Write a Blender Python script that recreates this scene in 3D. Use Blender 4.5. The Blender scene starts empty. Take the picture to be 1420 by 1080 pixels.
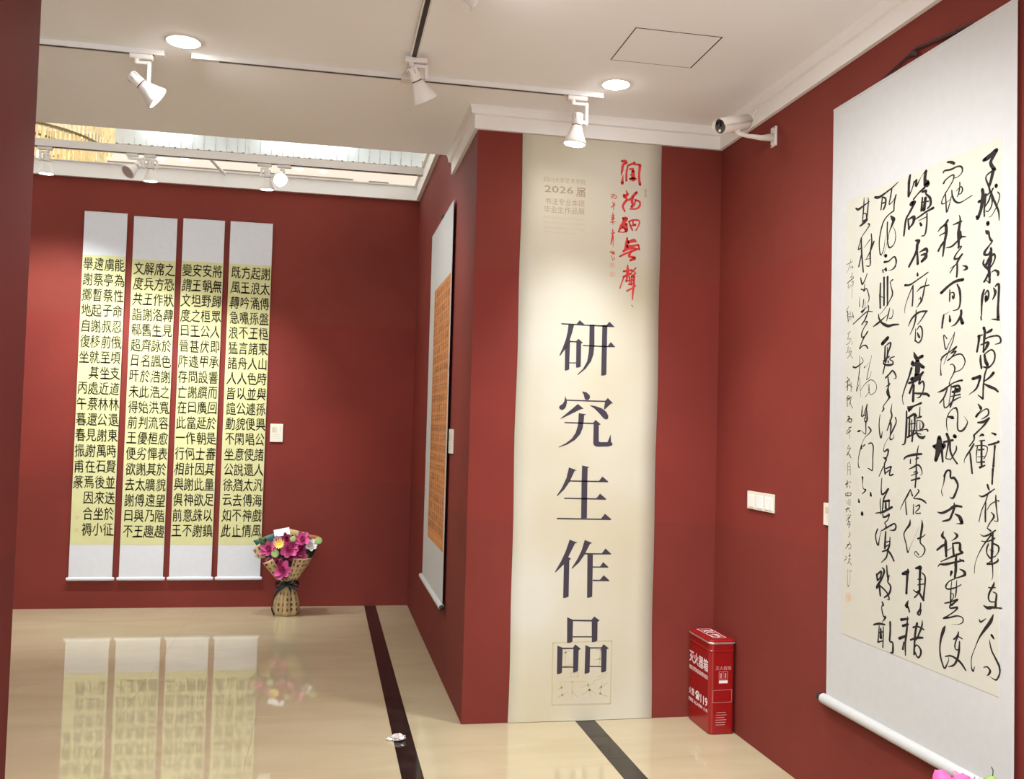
import bpy, bmesh, math, random
from mathutils import Vector, Matrix
random.seed(7)
C = bpy.context.scene
COL = C.collection

# ------------------------------------------------------------ camera, world, exposure
FPX = 1318.12
r_ = Vector((0.98074169, -0.19351106, 0.02644256))
u_ = Vector((-0.0337206, -0.03441327, 0.99883865))
f_ = Vector((0.19237635, 0.98049436, 0.04027584))
cam_d = bpy.data.cameras.new('camera')
cam_d.sensor_width = 36.0
cam_d.lens = FPX / 1420 * 36
cam_d.clip_start = 0.05
cam_o = bpy.data.objects.new('camera', cam_d)
COL.objects.link(cam_o)
mw = Matrix.Identity(4)
for i in range(3):
    mw[i][0] = r_[i]; mw[i][1] = u_[i]; mw[i][2] = -f_[i]
mw[2][3] = 1.5
cam_o.matrix_world = mw
C.camera = cam_o

w = bpy.data.worlds.new('hall_light'); C.world = w
w.use_nodes = True
w.node_tree.nodes['Background'].inputs[0].default_value = (0.94, 1.0, 1.05, 1)
w.node_tree.nodes['Background'].inputs[1].default_value = 1.38
C.view_settings.view_transform = 'Standard'
C.view_settings.look = 'None'
C.view_settings.gamma = 1.0
C.view_settings.use_curve_mapping = False
C.view_settings.exposure = 1.15

def area(name, loc, rot, sx, sy, energy, col=(0.95, 1.0, 1.02)):
    l = bpy.data.lights.new(name, 'AREA'); l.shape = 'RECTANGLE'; l.size = sx; l.size_y = sy
    l.energy = energy; l.color = col
    o = bpy.data.objects.new(name, l); COL.objects.link(o); o.location = loc; o.rotation_euler = rot
    return o
# added, unseen fill lights around the viewer, over the well, below the far ceiling
area('fill_light_rear', (0.2, 0.2, 3.1), (0, 0, 0), 2.6, 2.6, 110)
area('fill_light_left', (-2.7, 4.6, 3.1), (0, 0, 0), 1.6, 2.0, 10)
area('fill_light_well', (-0.8, 7.2, 5.1), (0, 0, 0), 3.0, 1.8, 8, (0.96, 0.98, 1.0))
area('fill_light_far', (-0.5, 12.0, 0.6), (math.pi, 0, 0), 4, 3, 9, (1, 0.90, 0.8))

def spot(name, loc, target, energy, deg, blend=0.5, col=(0.96, 1.0, 1.01), rad=0.03):
    l = bpy.data.lights.new(name, 'SPOT'); l.energy = energy; l.spot_size = math.radians(deg)
    l.spot_blend = max(blend, 0.8); l.color = col; l.shadow_soft_size = rad
    o = bpy.data.objects.new(name, l); COL.objects.link(o); o.location = loc
    d = Vector(target) - Vector(loc)
    o.rotation_euler = d.to_track_quat('-Z', 'Y').to_euler()
    return o

# ------------------------------------------------------------ materials
def mat(name, col, rough=0.5, metal=0.0, spec=0.5, noise=0.0, nscale=8.0, bump=0.0, bscale=200.0,
        emit=None, estr=0.0, trans=0.0, ior=1.45, alpha=1.0, col2=None, ndetail=4.0, sheen=0.0, stretch=None):
    m = bpy.data.materials.new(name); m.use_nodes = True
    nt = m.node_tree; b = nt.nodes['Principled BSDF']
    b.inputs['Base Color'].default_value = (*col, 1)
    b.inputs['Roughness'].default_value = rough
    b.inputs['Metallic'].default_value = metal
    b.inputs['Specular IOR Level'].default_value = spec
    b.inputs['IOR'].default_value = ior
    b.inputs['Transmission Weight'].default_value = trans
    b.inputs['Alpha'].default_value = alpha
    if sheen: b.inputs['Sheen Weight'].default_value = sheen
    if emit:
        b.inputs['Emission Color'].default_value = (*emit, 1); b.inputs['Emission Strength'].default_value = estr
    if noise or col2 or bump:
        tc = nt.nodes.new('ShaderNodeTexCoord'); src = tc.outputs['Object']
        if stretch:
            mp = nt.nodes.new('ShaderNodeMapping'); mp.inputs['Scale'].default_value = stretch
            nt.links.new(src, mp.inputs[0]); src = mp.outputs[0]
    if noise or col2:
        n = nt.nodes.new('ShaderNodeTexNoise'); n.inputs['Scale'].default_value = nscale
        n.inputs['Detail'].default_value = ndetail
        nt.links.new(src, n.inputs['Vector'])
        rp = nt.nodes.new('ShaderNodeValToRGB')
        rp.color_ramp.elements[0].position = 0.3; rp.color_ramp.elements[1].position = 0.7
        c2 = col2 if col2 else tuple(min(1, c * (1 + noise)) for c in col)
        c1 = col if col2 else tuple(c * (1 - noise) for c in col)
        rp.color_ramp.elements[0].color = (*c1, 1); rp.color_ramp.elements[1].color = (*c2, 1)
        nt.links.new(n.outputs['Fac'], rp.inputs[0]); nt.links.new(rp.outputs[0], b.inputs['Base Color'])
    if bump:
        n2 = nt.nodes.new('ShaderNodeTexNoise'); n2.inputs['Scale'].default_value = bscale
        nt.links.new(src, n2.inputs['Vector'])
        bp = nt.nodes.new('ShaderNodeBump'); bp.inputs['Strength'].default_value = bump
        bp.inputs['Distance'].default_value = 0.002
        nt.links.new(n2.outputs['Fac'], bp.inputs['Height']); nt.links.new(bp.outputs[0], b.inputs['Normal'])
    return m

M = {}
M['red'] = mat('red_wall', (0.195, 0.029, 0.020), 0.75, noise=0.10, nscale=1.6, bump=0.25, bscale=350, spec=0.3)
M['red_shaded'] = mat('red_wall_shaded', (0.140, 0.019, 0.0155), 0.75, noise=0.08, nscale=1.6, bump=0.25, bscale=350, spec=0.3)  # same red, darkened so the left wall's shade sits in its colour
M['ceiling'] = mat('ceiling_paint', (0.91, 0.92, 0.92), 0.9, noise=0.005, nscale=1.5, spec=0.2)
M['cornice'] = mat('cornice_paint', (0.86, 0.85, 0.82), 0.7, spec=0.3)
M['white'] = mat('white_enamel', (0.82, 0.80, 0.76), 0.35)
M['track'] = mat('track_enamel', (0.78, 0.76, 0.74), 0.4)
M['groove'] = mat('track_groove', (0.03, 0.025, 0.025), 0.5)
M['darkring'] = mat('dark_ring', (0.05, 0.045, 0.04), 0.4)
M['silk'] = mat('mounting_silk', (0.53, 0.53, 0.52), 0.8, noise=0.02, nscale=30, bump=0.15, bscale=500, spec=0.2)
M['silk_blue'] = mat('mounting_silk_cool', (0.63, 0.64, 0.67), 0.8, noise=0.02, nscale=30, bump=0.15, bscale=500, spec=0.2)
M['paper_yellow'] = mat('paper_pale_yellow', (0.60, 0.585, 0.30), 0.85, noise=0.03, nscale=12, spec=0.2)
M['paper_cream'] = mat('paper_cream', (0.545, 0.53, 0.45), 0.85, noise=0.02, nscale=8, spec=0.2)
M['paper_orange'] = mat('paper_orange', (0.56, 0.24, 0.09), 0.8, noise=0.08, nscale=14, spec=0.2)
M['banner'] = mat('banner_paper', (0.52, 0.465, 0.325), 0.8, col2=(0.59, 0.565, 0.48), nscale=1.5, spec=0.25, ndetail=2)
M['ink'] = mat('ink_black', (0.022, 0.018, 0.018), 0.7, spec=0.2)
M['ink_green'] = mat('ink_thin', (0.045, 0.045, 0.025), 0.8, spec=0.2)
M['print_dark'] = mat('print_charcoal', (0.045, 0.035, 0.05), 0.6, spec=0.3)
M['print_red'] = mat('print_red', (0.62, 0.035, 0.03), 0.6)
M['print_tan'] = mat('print_tan', (0.36, 0.28, 0.20), 0.7)
M['print_tan_pale'] = mat('print_tan_pale', (0.50, 0.45, 0.35), 0.7)
M['print_pale'] = mat('print_seal_pale', (0.485, 0.42, 0.285), 0.7)
M['print_pink'] = mat('seal_print', (0.66, 0.33, 0.24), 0.7)
M['print_brown'] = mat('label_print_brown', (0.25, 0.17, 0.08), 0.7)
M['seal_orange'] = mat('seal_orange', (0.75, 0.36, 0.15), 0.7)
M['ink_brown'] = mat('ink_brown', (0.28, 0.09, 0.03), 0.8)
M['gold_line'] = mat('gold_line', (0.72, 0.42, 0.18), 0.8)
M['black'] = mat('black_lacquer', (0.02, 0.018, 0.018), 0.3)
M['cord'] = mat('cord_dark', (0.05, 0.02, 0.02), 0.8)
M['plate'] = mat('plate_plastic', (0.72, 0.68, 0.58), 0.4)
M['plate_print'] = mat('plate_print', (0.55, 0.50, 0.36), 0.6)
M['tin'] = mat('tin_red', (0.27, 0.008, 0.008), 0.22, spec=0.6)
M['tin_rim'] = mat('tin_rim', (0.75, 0.6, 0.55), 0.25, metal=0.8)
M['tin_print'] = mat('tin_print', (0.85, 0.72, 0.72), 0.4)
M['tin_print_dim'] = mat('tin_print_dim', (0.55, 0.25, 0.25), 0.4)
M['strip'] = mat('black_marble', (0.018, 0.013, 0.012), 0.06, noise=0.5, nscale=9, spec=0.35)
M['grout'] = mat('grout', (0.40, 0.33, 0.22), 0.8)
M['cam_white'] = mat('camera_housing', (0.80, 0.76, 0.70), 0.4)
M['cam_black'] = mat('camera_glass', (0.01, 0.01, 0.012), 0.08)
M['cam_grey'] = mat('camera_panel', (0.08, 0.075, 0.075), 0.3)
M['crystal'] = mat('crystal_gold', (0.60, 0.48, 0.25), 0.12, noise=0.3, nscale=14, spec=1.0, emit=(1.0, 0.80, 0.40), estr=0.12)
M['gold'] = mat('dark_gold_ring', (0.14, 0.10, 0.04), 0.35, metal=0.6)
M['blind'] = mat('blind_vane', (0.66, 0.64, 0.58), 0.8)
M['knob'] = mat('blind_weight', (0.16, 0.15, 0.14), 0.5)
M['daylight'] = mat('daylight_pane', (0.8, 0.85, 0.85), 0.5, emit=(0.86, 0.95, 1.0), estr=3.2)
M['lamp'] = mat('lamp_face', (1, 1, 1), 0.5, emit=(1, 0.97, 0.93), estr=24)
M['lamp_far'] = mat('far_lamp_face', (1, 1, 1), 0.5, emit=(1, 0.93, 0.95), estr=14)
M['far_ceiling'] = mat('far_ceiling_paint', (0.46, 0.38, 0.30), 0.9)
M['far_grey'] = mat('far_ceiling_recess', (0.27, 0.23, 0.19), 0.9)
M['far_white'] = mat('far_white', (0.75, 0.71, 0.64), 0.8)
M['bulb_lens'] = mat('reflector_lens', (0.42, 0.33, 0.29), 0.25, spec=0.6)
M['kraft'] = mat('kraft_paper', (0.48, 0.335, 0.16), 0.8, noise=0.12, nscale=10)
M['wrap_dark'] = mat('dark_green_wrap', (0.010, 0.035, 0.026), 0.45)
M['wrap_green'] = mat('green_wrap', (0.02, 0.10, 0.07), 0.5)
M['wrap_rust'] = mat('rust_tissue', (0.45, 0.13, 0.06), 0.8)
M['ribbon'] = mat('ribbon_dark', (0.008, 0.018, 0.020), 0.35)
M['leaf'] = mat('leaf_green', (0.05, 0.11, 0.02), 0.6, noise=0.35, nscale=30)
M['leaf_light'] = mat('leaf_light', (0.20, 0.26, 0.06), 0.6, noise=0.25, nscale=30)
M['pink'] = mat('petal_pink', (0.64, 0.095, 0.29), 0.55, noise=0.25, nscale=25)
M['pink_deep'] = mat('petal_deep', (0.30, 0.018, 0.085), 0.55, noise=0.25, nscale=25)
M['pink_pale'] = mat('petal_pale', (0.62, 0.26, 0.40), 0.55, noise=0.1, nscale=25)
M['white_petal'] = mat('petal_white', (0.85, 0.80, 0.78), 0.5)
M['yellow_petal'] = mat('petal_yellow', (0.85, 0.62, 0.12), 0.5)
M['pod'] = mat('pod_green', (0.27, 0.42, 0.12), 0.6, noise=0.15, nscale=40)
M['pod_side'] = mat('pod_side', (0.40, 0.42, 0.22), 0.6)
M['card'] = mat('card_white', (0.80, 0.82, 0.82), 0.5)
M['glassy'] = mat('clear_wrapper', (0.85, 0.80, 0.78), 0.08, metal=0.55, spec=1.0)
M['plug'] = mat('foil', (0.75, 0.7, 0.68), 0.12, metal=0.9)

# polished beige marble
m = bpy.data.materials.new('beige_marble'); m.use_nodes = True
nt = m.node_tree; b = nt.nodes['Principled BSDF']
tc = nt.nodes.new('ShaderNodeTexCoord'); gm = nt.nodes.new('ShaderNodeNewGeometry')
mp = nt.nodes.new('ShaderNodeMapping'); mp.inputs['Scale'].default_value = (1.0, 3.2, 1)
nt.links.new(gm.outputs['Position'], mp.inputs[0])
n = nt.nodes.new('ShaderNodeTexNoise'); n.inputs['Scale'].default_value = 1.6; n.inputs['Detail'].default_value = 8; n.inputs['Distortion'].default_value = 0.6
nt.links.new(mp.outputs[0], n.inputs['Vector'])
rp = nt.nodes.new('ShaderNodeValToRGB')
rp.color_ramp.elements[0].position = 0.3; rp.color_ramp.elements[1].position = 0.72
rp.color_ramp.elements[0].color = (0.42, 0.345, 0.215, 1); rp.color_ramp.elements[1].color = (0.48, 0.405, 0.265, 1)
nt.links.new(n.outputs['Fac'], rp.inputs[0]); nt.links.new(rp.outputs[0], b.inputs['Base Color'])
b.inputs['Roughness'].default_value = 0.035; b.inputs['IOR'].default_value = 1.68
M['marble'] = m
# translucent blind vanes
m = bpy.data.materials.new('blind_vane_cloth'); m.use_nodes = True
nt = m.node_tree; out = nt.nodes['Material Output']; b = nt.nodes['Principled BSDF']; b.inputs['Base Color'].default_value = (0.70, 0.69, 0.64, 1); b.inputs['Roughness'].default_value = 0.9
tr = nt.nodes.new('ShaderNodeBsdfTranslucent'); tr.inputs[0].default_value = (0.75, 0.78, 0.78, 1)
mx = nt.nodes.new('ShaderNodeMixShader'); mx.inputs[0].default_value = 0.7
nt.links.new(b.outputs[0], mx.inputs[1]); nt.links.new(tr.outputs[0], mx.inputs[2]); nt.links.new(mx.outputs[0], out.inputs[0])
M['blind'] = m
# the red cloth is hung in lengths whose tones differ a little
for key in ('red', 'red_shaded'):
    nt = M[key].node_tree; b = nt.nodes['Principled BSDF']; src = b.inputs['Base Color'].links[0].from_socket
    gm = nt.nodes.new('ShaderNodeNewGeometry'); sp = nt.nodes.new('ShaderNodeSeparateXYZ'); nt.links.new(gm.outputs['Position'], sp.inputs[0])
    rp = nt.nodes.new('ShaderNodeValToRGB'); rp.color_ramp.interpolation = 'CONSTANT'
    dv = nt.nodes.new('ShaderNodeMath'); dv.operation = 'DIVIDE'; dv.inputs[1].default_value = 3.4; nt.links.new(sp.outputs[2], dv.inputs[0])
    e = rp.color_ramp.elements; e[0].position = 0; e[0].color = (0.90, 0.92, 0.92, 1); e[1].position = 1.02 / 3.4; e[1].color = (1, 0.92, 0.92, 1)
    x = e.new(2.30 / 3.4); x.color = (0.98, 1.06, 1.02, 1)
    nt.links.new(dv.outputs[0], rp.inputs[0])
    ml = nt.nodes.new('ShaderNodeMix'); ml.data_type = 'RGBA'; ml.blend_type = 'MULTIPLY'; ml.inputs[0].default_value = 1.0
    nt.links.new(src, ml.inputs[6]); nt.links.new(rp.outputs[0], ml.inputs[7]); nt.links.new(ml.outputs[2], b.inputs['Base Color'])

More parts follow.
